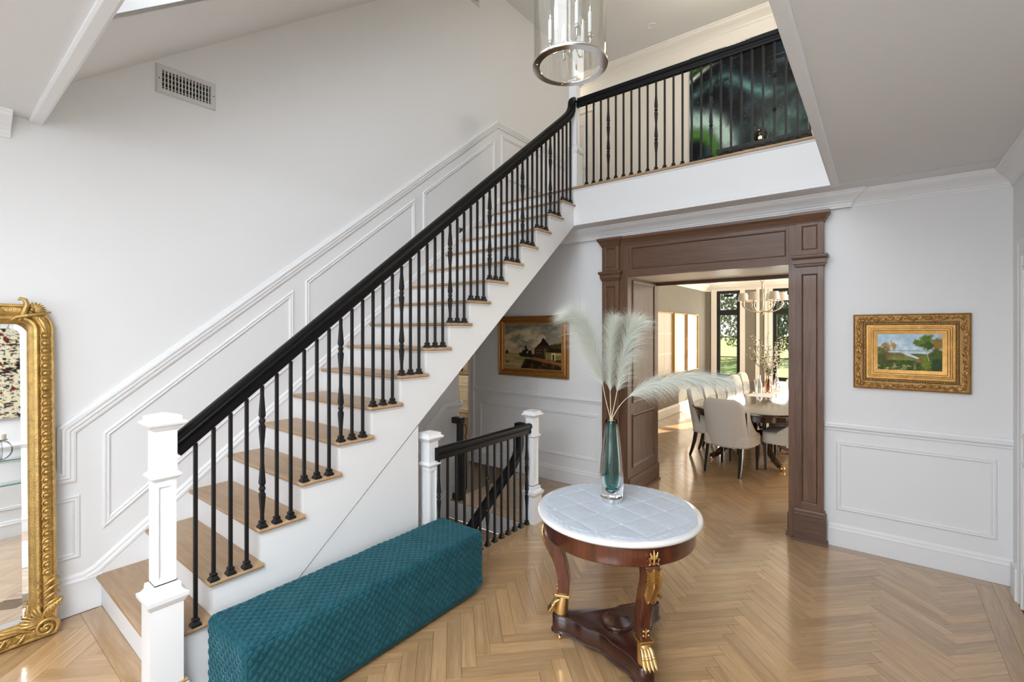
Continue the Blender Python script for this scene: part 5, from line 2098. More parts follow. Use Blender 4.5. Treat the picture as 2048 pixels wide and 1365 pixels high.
def corner_ornament(sx, cx_, top):
    mb = MB()
    sy = -1 if top else 1
    by = MH if top else 0
    def L(x, y, z):
        return (cx_ + sx * x, by + sy * y, z)
    if not top:
        p_, r_ = scroll(-.045, .050, .048, .010, 1.6, -PI * .2, 1, .040, .011)
        mb.tube([L(p[0], p[1], p[2]) for p in p_], r_, 8)
        mb.sphere(L(-.045, .050, .055), .010, 10, 6)
        # acanthus fronds rising up the side and along the bottom
        for k in range(6):
            t = k / 5
            mb.tube([L(-.06 + .010 * k, .098 + .006 * k, .040), L(-.050 + .016 * k - .02 * t, .135 + .008 * k, .054), L(-.030 + .014 * k - .02 * t, .165 + .004 * k, .046)], [.004, .009, .002], 7)
        for k in range(5):
            y_ = .12 + .036 * k
            mb.tube([L(-.050, y_, .040), L(-.028, y_ + .018, .050), L(.004 + .006 * (k % 2), y_ + .030, .042), L(.010, y_ + .020, .038)], [.006, .009, .007, .002], 7)
            mb.tube([L(-.060, y_ + .01, .040), L(-.074, y_ + .03, .046), L(-.068, y_ + .05, .040)], [.005, .006, .002], 6)
        for k in range(7):
            a = PI * (.55 + .07 * k)
            mb.tube([L(-.050, .085, .040), L(-.060 + .055 * math.cos(a), .080 + .060 * math.sin(a), .052), L(-.062 + .078 * math.cos(a), .080 + .085 * math.sin(a), .040)], [.004, .007, .003], 6)
        for k in range(5):
            x_ = -.12 - .036 * k
            mb.tube([L(x_, .052, .040), L(x_ - .018, .030 + .02 * (k % 2), .050), L(x_ - .036, .010 + .006 * (k % 2), .042)], [.006, .009, .003], 7)
            mb.sphere(L(x_ - .020, .046, .044), .010, 8, 6, (1.3, .8, .8))
        mb.tube([L(-.10, .055, .042), L(-.15, .085, .050), L(-.20, .090, .046), L(-.235, .105, .040), L(-.250, .095, .038)], [.007, .011, .009, .006, .003], 8)
        mb.tube([L(-.10, .12, .042), L(-.115, .16, .050), L(-.11, .19, .044), L(-.13, .20, .040)], [.008, .010, .006, .003], 8)
    else:
        mb.tube([L(-.130, .085, .036), L(-.115, .045, .050), L(-.105, .005, .054), L(-.110, -.020, .050), L(-.128, -.028, .046), L(-.136, -.016, .044)], [.010, .015, .013, .010, .008, .004], 8)
        for k in range(8):
            a = R(-30 + 17 * k)
            mb.tube([L(-.085, .030, .044), L(-.085 + .028 * math.cos(a), .030 - .024 * math.sin(a), .056), L(-.085 + .052 * math.cos(a), .030 - .040 * math.sin(a), .046)], [.008, .008, .003], 7)
        mb.sphere(L(-.085, .030, .056), .011, 10, 6)
        mb.sphere(L(-.060, .035, .052), .010, 8, 6)
        mb.tube([L(-.16, .085, .040), L(-.145, .070, .050), L(-.10, .060, .054), L(-.04, .050, .048), L(-.012, .040, .042)], [.006, .010, .011, .008, .003], 8)
        mb.tube([L(-.06, .07, .040), L(-.045, .10, .048), L(-.034, .135, .044), L(-.032, .16, .040)], [.006, .010, .008, .003], 8)
        for k in range(3):
            x_ = -.18 - .05 * k
            mb.tube([L(x_, .045, .038), L(x_ - .03, .018, .046), L(x_ - .06, .026, .042), L(x_ - .066, .042, .038)], [.004, .009, .008, .003], 7)
    return mb.xf(MX).build('corner_ornament', 'gold_leaf', fo, smooth=60)


corner_ornament(1, 0, False)
corner_ornament(-1, -MW, False)
corner_ornament(1, 0, True)
corner_ornament(-1, -MW, True)
mb = MB()
for k in range(9):
    a = PI * k / 8
    mb.tube([(-MW / 2, MH - .03, .040), (-MW / 2 + .06 * math.cos(a), MH + .01 + .05 * math.sin(a), .056), (-MW / 2 + .10 * math.cos(a), MH + .02 + .085 * math.sin(a), .044)], [.012, .012, .004], 8)
for sg in (-1, 1):
    p_, r_ = scroll(0, 0, .05, .012, 1.3, PI / 2, sg, .040, .011)
    mb.tube([(-MW / 2 + sg * .13 + p[0], MH - .01 + p[1] * .7, p[2]) for p in p_], r_, 8)
mb.xf(MX).build('crest', 'gold_leaf', fo, smooth=60)

# ================================================================== RIGHT WALL, SEEN IN THE MIRROR
ps = thing('painting', 'unframed cream canvas with black and red splatters, seen reflected in the gold mirror', 'painting', (XR - .002, .55, 1.35))
canvas('canvas', 1.5, 1.10, 200, 150, pic_splatter, ps, (XR - .036, .62, 1.86), R(-90))
MB().box(XR - .035, XR - .001, -.13, 1.37, 1.31, 2.41).build('stretcher', 'linen', ps)
gc = thing('glass_console', 'console of two clear glass shelves on slim chrome legs, seen in the gold mirror', 'table', (XR - .2, .6, 0))
for z in (.86, .60):
    sh_ = MB().box(XR - .37, XR - .03, -.02, 1.22, z, z + .012).build('shelf', 'pane_glass', gc)
    MB().box(XR - .374, XR - .3705, -.02, 1.22, z, z + .012).build('glass_edge', 'green_edge', sh_)
for x in (XR - .36, XR - .05):
    for y in (0, 1.2):
        MB().lathe([(.012, 0), (.012, .86), (0, .86)], (x, y, 0), 12).build('leg', 'chrome', gc, smooth=40)
ch = thing('candle_holder', 'candle holder of crossed black metal rings with a white candle on the glass console', 'candle holder', (XR - .2, .62, .872))
for k, (a, rr) in enumerate(((0, .105), (PI / 3, .10), (2 * PI / 3, .095))):
    pts = [((XR - .2) + rr * math.cos(t) * math.cos(a), .62 + rr * math.cos(t) * math.sin(a), .872 + .003 + rr + rr * math.sin(t)) for t in [2 * PI * i / 40 for i in range(41)]]
    MB().tube(pts, .003, 6, cap=False).build('ring', 'iron', ch, smooth=60)
MB().lathe([(.055, .205), (.055, .210), (.0, .210)], (XR - .2, .62, .872), 24).build('plate', 'iron', ch)
MB().lathe([(.042, .2105), (.042, .270), (.036, .274), (0, .272)], (XR - .2, .62, .872), 24).build('candle', 'candle_wax', ch, smooth=40)
rug = MB()
def rug_fn(s_, t_):
    x, y = -1.0 + 1.2 * s_, -1.35 + 1.75 * t_
    return (x, y, .002 + .008 * min(1, 30 * min(s_, 1 - s_, t_, 1 - t_)) + .0015 * mnoise.noise(Vector((x * 60, y * 60, 0))))
rg = rug.grid(rug_fn, 120, 150).build('entry_rug', 'rug_blue', None, smooth=180)
tag(rg, 'pale blue grey rug on the oak floor, seen only in the gold mirror', 'rug')
ol = thing('wall_outlet', 'white double power outlet in the right baseboard, seen in the gold mirror', 'outlet', (XR - .02, .5, .08))
MB().box(XR - .026, XR - .0165, .44, .56, .055, .130).build('plate', 'switch_plastic', ol, bevel=.002)
for y in (.475, .525):
    MB().box(XR - .028, XR - .0255, y - .014, y + .014, .072, .113).build('socket', 'switch_plastic', ol)
    for dy in (-.005, .005):
        MB().box(XR - .0285, XR - .0278, y + dy - .0012, y + dy + .0012, .088, .100).build('slot', 'dark_void', ol)


# ================================================================== DINING ROOM SHELL
DX0, DX1, DY0, DY1 = -3.45, 1.00, 5.55, 12.40
sbox('wall_dining_left', 'grasscloth', DX0 - .12, DX0, DY0, DY1, 0, CEIL)
mb = MB()
mb.box(DX0, -2.15, 5.45, 5.548, 0, CEIL)
mb.box(-0.57, DX1, 5.45, 5.548, 0, CEIL)
mb.box(-2.15, -0.57, 5.45, 5.548, 2.40, CEIL)
struct(mb.build('wall_dining_front', 'grasscloth'))
# right wall with two wide openings for the windows the sun comes through
mb = MB()
for (a, b_) in ((DY0, 6.9), (9.2, 9.5), (11.9, DY1)):
    mb.box(DX1, DX1 + .12, a, b_, 0, CEIL)
for (a, b_) in ((6.9, 9.2), (9.5, 11.9)):
    mb.box(DX1, DX1 + .12, a, b_, 0, .3)
    mb.box(DX1, DX1 + .12, a, b_, 2.35, CEIL)
struct(mb.build('wall_dining_right', 'grasscloth'))
for n_, (a, b_) in ((3, (6.9, 9.2)), (4, (9.5, 11.9))):
    wn = struct(MB().mold([(DX1 + .05, a, .3), (DX1 + .05, b_, .3), (DX1 + .05, b_, 2.35), (DX1 + .05, a, 2.35)], (-1, 0, 0), [(0, 0), (.04, 0), (.04, -.05), (0, -.05)], True).build('window_%d' % n_, 'black_frame'))
    for k in range(1, 3):
        y = a + (b_ - a) * k / 3
        MB().box(DX1 + .03, DX1 + .06, y - .02, y + .02, .35, 2.3).build('muntin', 'black_frame', wn)
# far wall with tall black windows
W1 = (-3.195, -2.665, 0.62, 2.765)
W2 = (-1.955, -1.45, 0.62, 2.765)
mb = MB()
ZT = W1[3]
mb.box(DX0, W1[0] - .0, DY1, DY1 + .14, 0, CEIL)
mb.box(W1[1], W2[0], DY1, DY1 + .14, 0, CEIL)
mb.box(W2[1], DX1, DY1, DY1 + .14, 0, CEIL)
for (a, b_, z0, z1) in (W1, W2):
    mb.box(a, b_, DY1, DY1 + .14, 0, z0)
    mb.box(a, b_, DY1, DY1 + .14, z1, CEIL)
struct(mb.build('wall_dining_far', 'grasscloth'))
def window(name, W_, cols, depth=DY1 + .02):
    a, b_, z0, z1 = W_
    fw = .045 if cols == 1 else .12
    wn = struct(MB().mold(rect_y(a, b_, z0, z1, depth + .05), (0, -1, 0), [(0, 0), (0, fw if False else .075), (.05, .075), (.05, 0)], True).build(name, 'black_frame'))
    wn2 = wn
    MB().box(a + .07, b_ - .07, depth + .0, depth + .05, 2.16, 2.29).build('transom_bar', 'black_frame', wn)
    for z in (1.62, 1.13):
        MB().box(a + .07, b_ - .07, depth + .02, depth + .04, z - .012, z + .012).build('muntin', 'black_frame', wn)
    for k in range(1, cols):
        x = a + (b_ - a) * k / cols
        MB().box(x - .04, x + .04, depth + .0, depth + .05, z0 + .07, z1 - .07).build('muntin', 'black_frame', wn)
    MB().box(a + .07, b_ - .07, depth + .028, depth + .032, z0 + .07, z1 - .07).build('pane', 'pane_glass', wn)
    MB().box((a + b_) / 2 - .10, (a + b_) / 2 + .12, depth - .015, depth, 2.61, 2.67).build('sash_lock', 'black_frame', wn, bevel=.004)
    return wn
window('window_1', W1, 1)
window('window_2', W2, 1)
def trim_v(name, x0, x1, y=DY1, z0=0.0, z1=2.80):
    o_ = MB().box(x0, x1, y - .03, y, z0, z1).build(name, 'warm_lit_trim', None, bevel=.004)
    return struct(o_)
trim_v('trim_18', W1[0] - .13, W1[0] - .005, z0=.58)
trim_v('trim_19', W1[1] + .005, W1[1] + .115, z0=.58)
trim_v('trim_20', -2.305, -2.235)
trim_v('trim_21', -2.13, -2.06)
trim_v('trim_22', -2.05, W2[0] - .005, z0=.0)
trim_v('trim_23', W2[1] + .005, W2[1] + .115, z0=.58)
sbox('trim_24', 'warm_lit_trim', W1[0] - .15, W1[1] + .13, DY1 - .06, DY1, .57, .61)
sbox('trim_25', 'warm_lit_trim', W1[0] - .13, W1[1] + .115, DY1 - .028, DY1, W1[3] + .004, W1[3] + .06)
run_x('baseboard_dining_left', DY0, DY1, DX0, 0, baseboard_prof(.20), 'warm_lit_trim', 1)
run_y('baseboard_dining_far', DX0, DX1, DY1, 0, baseboard_prof(.20), 'warm_lit_trim')
sbox('ceiling_dining', 'warm_lit_trim', DX0 - .1, DX1 + .1, DY0 - .02, DY1 + .1, CEIL, CEIL + .1)
crown_run('trim_26', [(DX0, DY0, CEIL), (DX0, DY1, CEIL), (DX1, DY1, CEIL)], 'warm_lit_trim', [(o * 1.25, a * 1.25) for o, a in crown], flip=True)
mb = MB()
for a in (7.2, 9.6):
    mb.mold([(DX0 + .55, a, CEIL), (DX1 - .55, a, CEIL), (DX1 - .55, a + 2.1, CEIL), (DX0 + .55, a + 2.1, CEIL)], (0, 0, -1), [(0, 0), (.02, 0), (.03, .02), (.02, .05), (0, .05)], True)
struct(mb.build('trim_27', 'warm_lit_trim'))

# three framed panels on the grasscloth wall, reflected window glare put into their colour
for i, (a, b_, lab) in enumerate(((9.00, 9.86, 'pale gold framed wall panel nearest the doorway, on the grey grasscloth wall'), (9.95, 10.72, 'middle one of three pale gold framed panels on the grasscloth wall'), (10.80, 11.61, 'pale gold framed wall panel nearest the tall black window'))):
    t = thing('wall_panel', lab, 'wall art', (DX0 + .001, (a + b_) / 2, .87), 0, 'framed panels on the dining room wall')
    MB().mold(rect_x(a, b_, .87, 2.155, DX0 + .001), (1, 0, 0), [(0, 0), (.042, 0), (.044, .003), (.042, .016), (.02, .018), (.02, .024), (0, .024)], True).build('frame', 'gold_frame', t)
    MB().box(DX0 + .001, DX0 + .02, a + .02, b_ - .02, .89, 2.135).build('panel_face', 'glare_panel', t)
    mb = MB()
    for k in range(1, 3):
        mb.box(DX0 + .02, DX0 + .0225, a + .03, b_ - .03, .89 + 1.245 * k / 3 - .006, .89 + 1.245 * k / 3 + .006)
    yy = (a + b_) / 2
    mb.box(DX0 + .02, DX0 + .0225, yy - .005, yy + .005, .9, 2.12)
    mb.build('reflected_muntins', 'cream_paint', t)  # bars of the reflected windows, drawn onto the panel face

# ================================================================== DINING TABLE
DTX = -1.42
dt = thing('dining_table', 'long dark glossy pedestal dining table with rounded ends in the dining room', 'table', (DTX, 8.6, 0))
def oval(hx_, y0, y1, dep, n_=14):
    P = []
    for i in range(n_ * 2 + 1):
        a = PI + PI * i / (n_ * 2)
        P.append((DTX + hx_ * math.copysign(abs(math.cos(a)) ** .72, math.cos(a)), y0 + dep + dep * math.copysign(abs(math.sin(a)) ** .72, math.sin(a))))
    for i in range(n_ * 2 + 1):
        a = PI * i / (n_ * 2)
        P.append((DTX + hx_ * math.copysign(abs(math.cos(a)) ** .72, math.cos(a)), y1 - dep + dep * math.copysign(abs(math.sin(a)) ** .72, math.sin(a))))
    return P
def layered(layers, poly_fn):
    mb = MB()
    vs, fs = [], []
    n_ = None
    for z, ins in layers:
        P = poly_fn(ins)
        n_ = len(P)
        vs += [(p[0], p[1], z) for p in P]
    for i in range(len(layers) - 1):
        for j in range(n_):
            fs.append((i * n_ + j, i * n_ + (j + 1) % n_, (i + 1) * n_ + (j + 1) % n_, (i + 1) * n_ + j))
    fs.append(tuple(reversed(range(n_))))
    fs.append(tuple(range((len(layers) - 1) * n_, len(layers) * n_)))
    return mb.add(vs, fs)
pf = lambda ins: oval(.66 - ins, 6.36 + ins, 10.75 - ins, .62 - ins)
layered([(.722, .02), (.724, .006), (.734, .0), (.748, .0), (.756, .004), (.760, .012)], pf).build('table_top', 'dark_table', dt, smooth=35)
layered([(.650, .055), (.655, .05), (.722, .05)], pf).build('apron', 'dark_table', dt, smooth=35)
for yc in (7.35, 9.75):
    ped = MB().lathe([(.10, .20), (.13, .22), (.13, .27), (.09, .30), (.075, .36), (.11, .44), (.10, .52), (.07, .56), (.14, .62), (.16, .65), (0, .65)], (DTX, yc, 0), 24).build('pedestal', 'dark_table', dt, smooth=40)
    for a in (R(50), R(130), R(230), R(310)):
        ca, sa = math.cos(a), math.sin(a)
        lg = MB().rectube([(DTX + ca * r_, yc + sa * r_, z) for r_, z in ((.06, .33), (.18, .36), (.30, .30), (.44, .16), (.56, .075), (.66, .045))],
                          [(.035, .06), (.035, .055), (.032, .048), (.028, .038), (.026, .030), (.030, .028)]).build('leg', 'dark_table', ped, bevel=.008)
        MB().sphere((DTX + ca * .69, yc + sa * .69, .03), .034, 12, 8, (1.2, 1.2, .85)).build('claw_foot', 'brass', ped, smooth=180)

# ---- dining chairs
def make_chair():
    t = thing('dining_chair', 'cream linen upholstered dining chair', 'chair', (0, 0, 0))
    # upholstered back shell: rounded top, wraps forward at the sides
    def outline(tt):
        wb = .262 - .012 * tt
        if tt > .80:
            q = min(1.0, (tt - .80) / .20)
            wb -= .115 * (1 - math.sqrt(max(0.0, 1 - q * q)))
        return max(wb, .001)
    nu, nv, th = 18, 20, .038
    vs, fs = [], []
    for side in (1, -1):
        for j in range(nv + 1):
            tt = j / nv
            for i in range(nu + 1):
                s_ = -1 + 2 * i / nu
                w_ = outline(tt * .999)
                x = w_ * s_
                edge = max(abs(s_) ** 10, tt ** 26)
                y = -.29 - .10 * tt + .16 * (abs(s_) ** 2.5) * (1 - .55 * tt) + (0 if False else 0)
                thk = th * math.sqrt(max(0.0, 1 - edge ** 1.2)) * (1.0 if side > 0 else .9)
                vs.append((x, y + side * thk, .345 + .60 * tt))
    m_ = (nu + 1) * (nv + 1)
    for sd in (0, 1):
        for j in range(nv):
            for i in range(nu):
                a = sd * m_ + j * (nu + 1) + i
                fs.append((a, a + 1, a + nu + 2, a + nu + 1) if sd else (a, a + nu + 1, a + nu + 2, a + 1))
    for j in range(nv):
        for i in (0, nu):
            a = j * (nu + 1) + i
            fs.append((a, a + nu + 1, m_ + a + nu + 1, m_ + a))
    for i in range(nu):
        fs.append((i, i + 1, m_ + i + 1, m_ + i))
        a = nv * (nu + 1) + i
        fs.append((a, a + 1, m_ + a + 1, m_ + a))
    bk = MB().add(vs, fs).build('backrest', 'linen', t, smooth=180)
    # seat: rounded plan
    P = []
    for i in range(28):
        a = 2 * PI * i / 28
        P.append((.285 * math.copysign(abs(math.cos(a)) ** .45, math.cos(a)), -.01 + .285 * math.copysign(abs(math.sin(a)) ** .45, math.sin(a))))
    def pf2(ins):
        return [(p[0] * (1 - ins / .285), p[1] * (1 - ins / .285)) for p in P]
    layered([(.345, .010), (.350, .0), (.455, .0), (.478, .010), (.490, .035), (.494, .10)], pf2).build('seat', 'linen', t, smooth=60)
    mb = MB()
    for i in range(60):
        a = 2 * PI * i / 60
        mb.sphere((.288 * math.copysign(abs(math.cos(a)) ** .45, math.cos(a)), -.01 + .288 * math.copysign(abs(math.sin(a)) ** .45, math.sin(a)), .358), .0055, 6, 4)
    nh = mb.build('nail_heads', 'nickel', t)
    nh['kind'] = 'stuff'
    # sloping arms joining back and seat
    for sg in (-1, 1):
        pts = []
        for i in range(9):
            f_ = i / 8
            pts.append((sg * (.255 - .0 * f_), -.17 + .26 * f_, .80 - .30 * (f_ ** .6)))
        mb = MB()
        vs, fs = [], []
        for (x, y, z) in pts:
            vs += [(x - .018, y, .40), (x + .018, y, .40), (x + .018, y, z), (x - .018, y, z)]
        for i in range(8):
            for j in range(4):
                fs.append((i * 4 + j, i * 4 + (j + 1) % 4, i * 4 + 4 + (j + 1) % 4, i * 4 + 4 + j))
        fs += [(3, 2, 1, 0), (32, 33, 34, 35)]
        mb.add(vs, fs).build('side_wing', 'linen', t, bevel=.012, smooth=60)
    for sg in (-1, 1):
        MB().rectube([(sg * .20, -.24, .36), (sg * .205, -.262, .22), (sg * .208, -.292, .10), (sg * .208, -.325, 0)], [(.022, .024), (.020, .022), (.017, .019), (.014, .015)], (0, 1, 0)).build('leg', 'espresso', t, bevel=.003)
        MB().rectube([(sg * .225, .225, .36), (sg * .224, .222, .18), (sg * .222, .218, 0)], [(.022, .022), (.018, .018), (.013, .013)], (0, 1, 0)).build('leg', 'espresso', t, bevel=.003)
    return t
proto = make_chair()
chairs = [(-1.485, 6.50, R(-9), 'cream linen dining chair at the near end of the table, its back to the doorway'),
          (-1.815, 7.10, R(-90), 'cream linen dining chair, nearest in the row along the left of the table')]
for i in range(1, 6):
    chairs.append((-1.815, 7.10 + i * .62, R(-90), '%s cream linen dining chair from the doorway, in the row left of the table' % ('second', 'third', 'fourth', 'fifth', 'sixth')[i - 1]))
for i in range(0, 5):
    chairs.append((-.93, 6.98 + i * .72, R(90), '%s cream linen dining chair from the doorway, in the row right of the table' % ('nearest', 'second', 'third', 'fourth', 'fifth')[i]))
chairs.append((DTX + .2, 10.78, R(180), 'cream linen dining chair at the far end of the dining table'))
for i, (x, y, a, lab) in enumerate(chairs):
    o_ = proto if i == 0 else copy_tree(proto)
    o_.location = (x, y, 0)
    o_.rotation_euler = (0, 0, a)
    o_['label'] = lab
    o_['group'] = 'dining chairs around the long table'

# ---- table runner, bottles with blossom, candlesticks
rn = MB().box(-1.64, -1.31, 8.05, 9.95, .7605, .7625).build('table_runner', 'runner_linen')
tag(rn, 'pale linen runner along the middle of the dark dining table', 'table runner')
def bottle(x, y, h, r_, mat, lab):
    o_ = MB().lathe([(0, 0), (r_ * .9, 0), (r_, .01), (r_, h * .45), (r_ * .8, h * .62), (r_ * .42, h * .8), (r_ * .42, h * .97), (r_ * .5, h), (r_ * .36, h), (r_ * .34, h * .8), (r_ * .7, h * .6), (r_ * .88, h * .43), (r_ * .88, .012), (0, .012)], (x, y, .763), 18).build('bud_vase', mat, smooth=50)
    tag(o_, lab, 'vase', 'bottles along the table runner')
    return o_
bottle(-1.52, 8.42, .30, .045, 'clear_glass', 'clear glass bottle nearest the doorway on the dining table runner')
bottle(-1.43, 8.66, .24, .05, 'pink_glass', 'pale pink glass vase holding blossom branches on the dining table')
bottle(-1.50, 8.95, .26, .04, 'pink_glass', 'pale pink glass bottle behind the blossom vase on the dining table')
bottle(-1.40, 9.25, .28, .04, 'clear_glass', 'clear glass bottle farthest along the dining table runner')
fl = thing('blossom_branches', 'spray of pale blossom branches with light green leaves in the dining table vase', 'flowers', (-1.43, 8.66, .80))
rnd = random.Random(11)
mt, ml, mf = MB(), MB(), MB()
for k in range(17):
    a = rnd.uniform(0, 2 * PI)
    sp = rnd.uniform(.08, .42)
    hgt = rnd.uniform(.35, .78) * (1 - .25 * sp)
    p0 = Vector((-1.43, 8.66, .80))
    p3 = p0 + Vector((sp * math.cos(a), sp * math.sin(a), .20 + hgt))
    p1 = p0 + Vector((0, 0, .22))
    pts = bez([p0, p1, p1.lerp(p3, .5) + Vector((rnd.uniform(-.04, .04), rnd.uniform(-.04, .04), .03)), p3], 18)
    mt.tube(pts, [.004 * (1 - .7 * i / len(pts)) for i in range(len(pts))], 5)
    for i in range(7, len(pts)):
        for q in range(3):
            o_ = Vector((rnd.uniform(-1, 1), rnd.uniform(-1, 1), rnd.uniform(-.6, 1))) * .03
            if rnd.random() < .55:
                mf.sphere(pts[i] + o_, rnd.uniform(.008, .014), 6, 4, (1, 1, .7))
            else:
                d1 = Vector((rnd.uniform(-1, 1), rnd.uniform(-1, 1), rnd.uniform(-.3, 1))).normalized() * rnd.uniform(.03, .055)
                sd = d1.cross(Vector((rnd.random(), rnd.random(), rnd.random()))).normalized() * .011
                b0 = pts[i]
                ml.add([b0, b0 + d1 * .5 + sd, b0 + d1, b0 + d1 * .5 - sd], [(0, 1, 2, 3)])
mt.build('branch', 'twig', fl, smooth=60)
ml.build('leaves', 'leaf_light', fl, fix=False)['kind'] = 'stuff'
mf.build('blossoms', 'blossom', fl, smooth=180)['kind'] = 'stuff'
for (x, y, lab) in ((-1.60, 8.55, 'slim silver candlestick with tapered candle left of the blossom vase'), (-1.36, 9.0, 'slim silver candlestick with tapered candle right behind the blossom vase')):
    cs_ = thing('candlestick', lab, 'candlestick', (x, y, .762))
    MB().lathe([(.04, 0), (.042, .006), (.015, .014), (.007, .03), (.009, .10), (.006, .14), (.008, .22), (.016, .235), (.016, .245), (0, .245)], (x, y, .762), 18).build('stick', 'nickel', cs_, smooth=50)
    MB().lathe([(.009, 0), (.008, .22), (.003, .232), (0, .232)], (x, y, 1.007), 12).build('candle', 'candle_wax', cs_, smooth=50)

# ---- chandelier with fabric shades
CX, CY = -1.455, 8.30
chd = thing('chandelier', 'six arm pale metal chandelier with small white fabric shades over the dining table', 'chandelier', (CX, CY, CEIL))
plain('antique_silver', (0.62, 0.55, 0.44), 0.3, metal=0.8)
MB().lathe([(.0, 2.02), (.010, 2.03), (.018, 2.05), (.030, 2.065), (.045, 2.08), (.030, 2.10), (.016, 2.12), (.018, 2.20), (.024, 2.26), (.018, 2.34), (.012, 2.44), (.009, 2.52), (.016, 2.535), (.006, 2.55), (0, 2.55)], (CX, CY, 0), 18).build('centre_column', 'antique_silver', chd, smooth=50)
pts = [(CX + .026 * math.cos(t), CY, 2.585 + .038 * math.sin(t)) for t in [2 * PI * i / 20 for i in range(21)]]
MB().tube(pts, .006, 6, cap=False).build('hanging_ring', 'antique_silver', chd, smooth=60)
MB().tube([(CX, CY, 2.62), (CX, CY, CEIL - .02)], .006, 8).build('rod', 'antique_silver', chd)
MB().lathe([(.055, CEIL), (.055, CEIL - .008), (.02, CEIL - .022), (0, CEIL - .022)], (CX, CY, 0), 20).build('ceiling_canopy', 'antique_silver', chd)
for j in range(6):
    a = 2 * PI * j / 6 + .25
    ca, sa = math.cos(a), math.sin(a)
    def Q(r_, z_):
        return (CX + ca * r_, CY + sa * r_, z_)
    am = MB().tube([Q(.02, 2.10), Q(.08, 2.075), Q(.16, 2.085), Q(.23, 2.12), Q(.272, 2.165), Q(.275, 2.20)], .009, 8).build('arm', 'antique_silver', chd, smooth=60)
    MB().lathe([(.004, 0), (.026, .008), (.028, .014), (.014, .02), (.014, .075), (.010, .08), (0, .08)], Q(.275, 2.195), 14).build('candle_cup', 'antique_silver', am, smooth=50)
    MB().lathe([(.084, 0), (.060, .125), (.058, .125), (.082, .0)], Q(.275, 2.255), 24, True).build('lamp_shade', 'shade_fabric', am, smooth=50)
    MB().sphere(Q(.275, 2.185), .016, 8, 6, (1, 1, 1.6)).build('crystal_drop', 'clear_glass', am, smooth=180)
    MB().sphere(Q(.275, 2.30), .014, 8, 6, (1, 1, 1.5)).build('bulb', 'bulb_glow', am, smooth=180)

# ================================================================== KITCHEN GLIMPSE
kc = thing('kitchen_cabinet', 'cream kitchen cabinet with oak worktop seen through the gap beside the basement stair', 'cabinet', (-6.7, 7.2, 0))
MB().box(-7.4, -5.9, 7.0, 7.6, .10, .885).build('body', 'cabinet_cream', kc)
MB().box(-7.38, -5.92, 7.03, 7.6, .0, .10).build('toe_kick', 'cabinet_cream', kc)
MB().box(-7.42, -5.88, 6.96, 7.6, .887, .93).build('worktop', 'oak_counter', kc, bevel=.004)
for i in range(3):
    x = -7.38 + i * .495
    for z0, z1, nm in ((.12, .60, 'door'), (.615, .875, 'drawer')):
        dr = MB().box(x + .008, x + .487, 6.982, 7.0, z0, z1).build(nm, 'cabinet_cream', kc, bevel=.002)
        MB().mold(rect_y(x + .06, x + .435, z0 + .05, z1 - .05, 6.982), (0, -1, 0), [(0, 0), (.008, 0), (.008, .008), (0, .012)], True).build('moulding', 'cabinet_cream', dr)
        MB().tube([(x + .20, 6.960, (z0 + z1) / 2), (x + .30, 6.960, (z0 + z1) / 2)], .006, 8).build('handle', 'nickel', dr)
cr = MB().lathe([(0, 0), (.085, 0), (.09, .01), (.085, .16), (.07, .19), (.072, .20), (0, .20)], (-6.80, 7.2, .931), 20).build('crock', 'ceramic_grey', smooth=40)
tag(cr, 'grey stoneware crock on the kitchen worktop', 'crock')
bx_ = MB().box(-7.2, -6.92, 7.15, 7.4, .931, 1.26).build('worktop_appliance', 'crock_brown', None, bevel=.02)
tag(bx_, 'dark brown appliance at the left on the kitchen worktop', 'appliance')
sbox('wall_kitchen', 'cream_paint', -7.7, -3.60, 7.62, 7.72, 0, CEIL)
sbox('wall_kitchen', 'cream_paint', -7.8, -7.7, YB, 7.72, 0, CEIL)
sbox('wall_kitchen', 'cream_paint', -7.7, -5.30, YB + .1, YB + .2, 0, CEIL)
sbox('ceiling_kitchen', 'cream_paint', -7.7, -3.57, YB + .12, 7.62, CEIL, CEIL + .1)

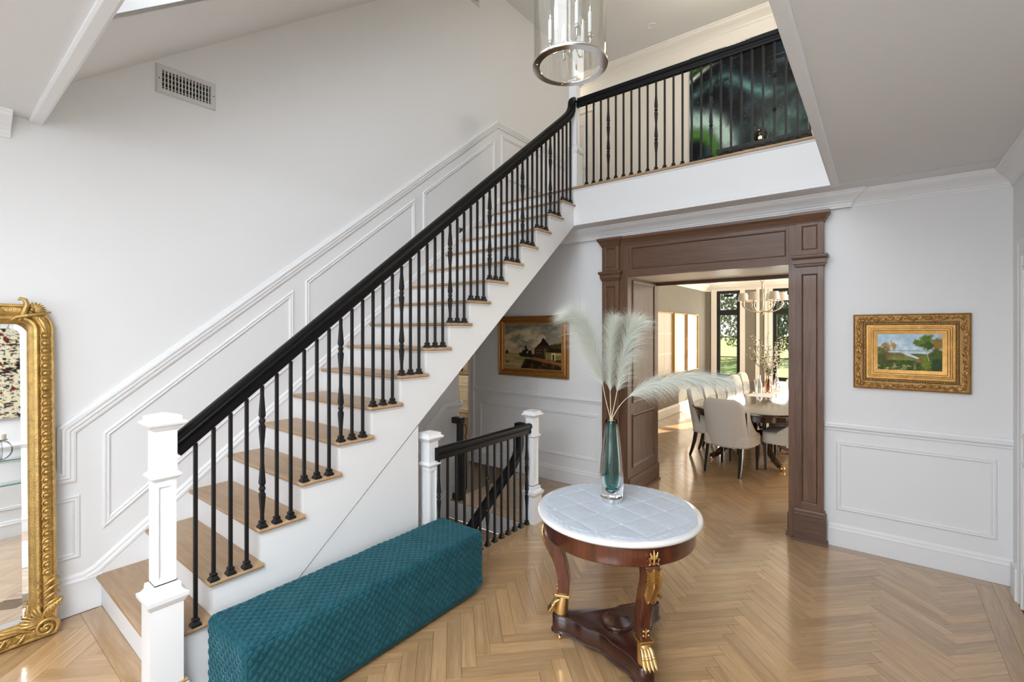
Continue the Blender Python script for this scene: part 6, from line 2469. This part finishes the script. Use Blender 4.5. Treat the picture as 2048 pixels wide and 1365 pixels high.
# ================================================================== GARDEN BEYOND THE WINDOWS
lw_ = MB().grid(lambda s_, t_: (-40 + 80 * s_, 12.7 + 70 * t_, -.35 + .9 * t_ + .35 * mnoise.noise(Vector((s_ * 9, t_ * 9, 0)))), 60, 60).build('lawn', 'lawn_green', smooth=180)
struct(lw_)
def tree(x, y, h, r_, mat, lab, seed, nl=2600):
    rnd = random.Random(seed)
    z0 = -.35 + .9 * (y - 12.7) / 70 - .2
    t = thing('tree', lab, 'tree', (x, y, z0), 0, 'garden trees beyond the dining room windows')
    MB().tube([(x, y, z0), (x + .1, y, z0 + h * .3), (x - .1, y + .1, z0 + h * .7)], [.22, .16, .06], 8).build('trunk', 'bark', t, smooth=60)
    vs, fs = [], []
    for i in range(nl):
        while True:
            p = Vector((rnd.uniform(-1, 1), rnd.uniform(-1, 1), rnd.uniform(-1, 1)))
            if p.length < 1 and p.length > .35:
                break
        c = Vector((x + p.x * r_, y + p.y * r_, z0 + h * .56 + p.z * h * .46))
        c += Vector((1, 1, 1)) * .5 * r_ * .3 * mnoise.noise(c * .8)
        a = Vector((rnd.gauss(0, 1), rnd.gauss(0, 1), rnd.gauss(0, 1))).normalized() * rnd.uniform(.10, .2)
        b_ = a.cross(Vector((rnd.gauss(0, 1), rnd.gauss(0, 1), rnd.gauss(0, 1)))).normalized() * rnd.uniform(.05, .1)
        k = len(vs)
        vs += [c - a, c + b_, c + a, c - b_]
        fs.append((k, k + 1, k + 2, k + 3))
    o_ = MB().add(vs, fs).build('foliage', mat, t, fix=False)
    o_['kind'] = 'stuff'
tree(-9.6, 27, 8.0, 2.1, 'leaf_dark', 'broad dark evergreen tree at the left of the lawn', 1)
tree(-7.0, 34, 7.5, 2.4, 'leaf_mid', 'lighter olive tree behind the left dining room window', 2)
tree(-4.4, 28.5, 8.0, 2.0, 'leaf_dark', 'tall dark tree between the dining room windows', 3)
tree(-13.5, 41, 10.0, 3.6, 'leaf_mid', 'tall olive tree farthest away behind the lawn', 4)
tree(-2.6, 38, 8.0, 2.8, 'leaf_mid', 'wide olive tree behind the right dining room window', 5)
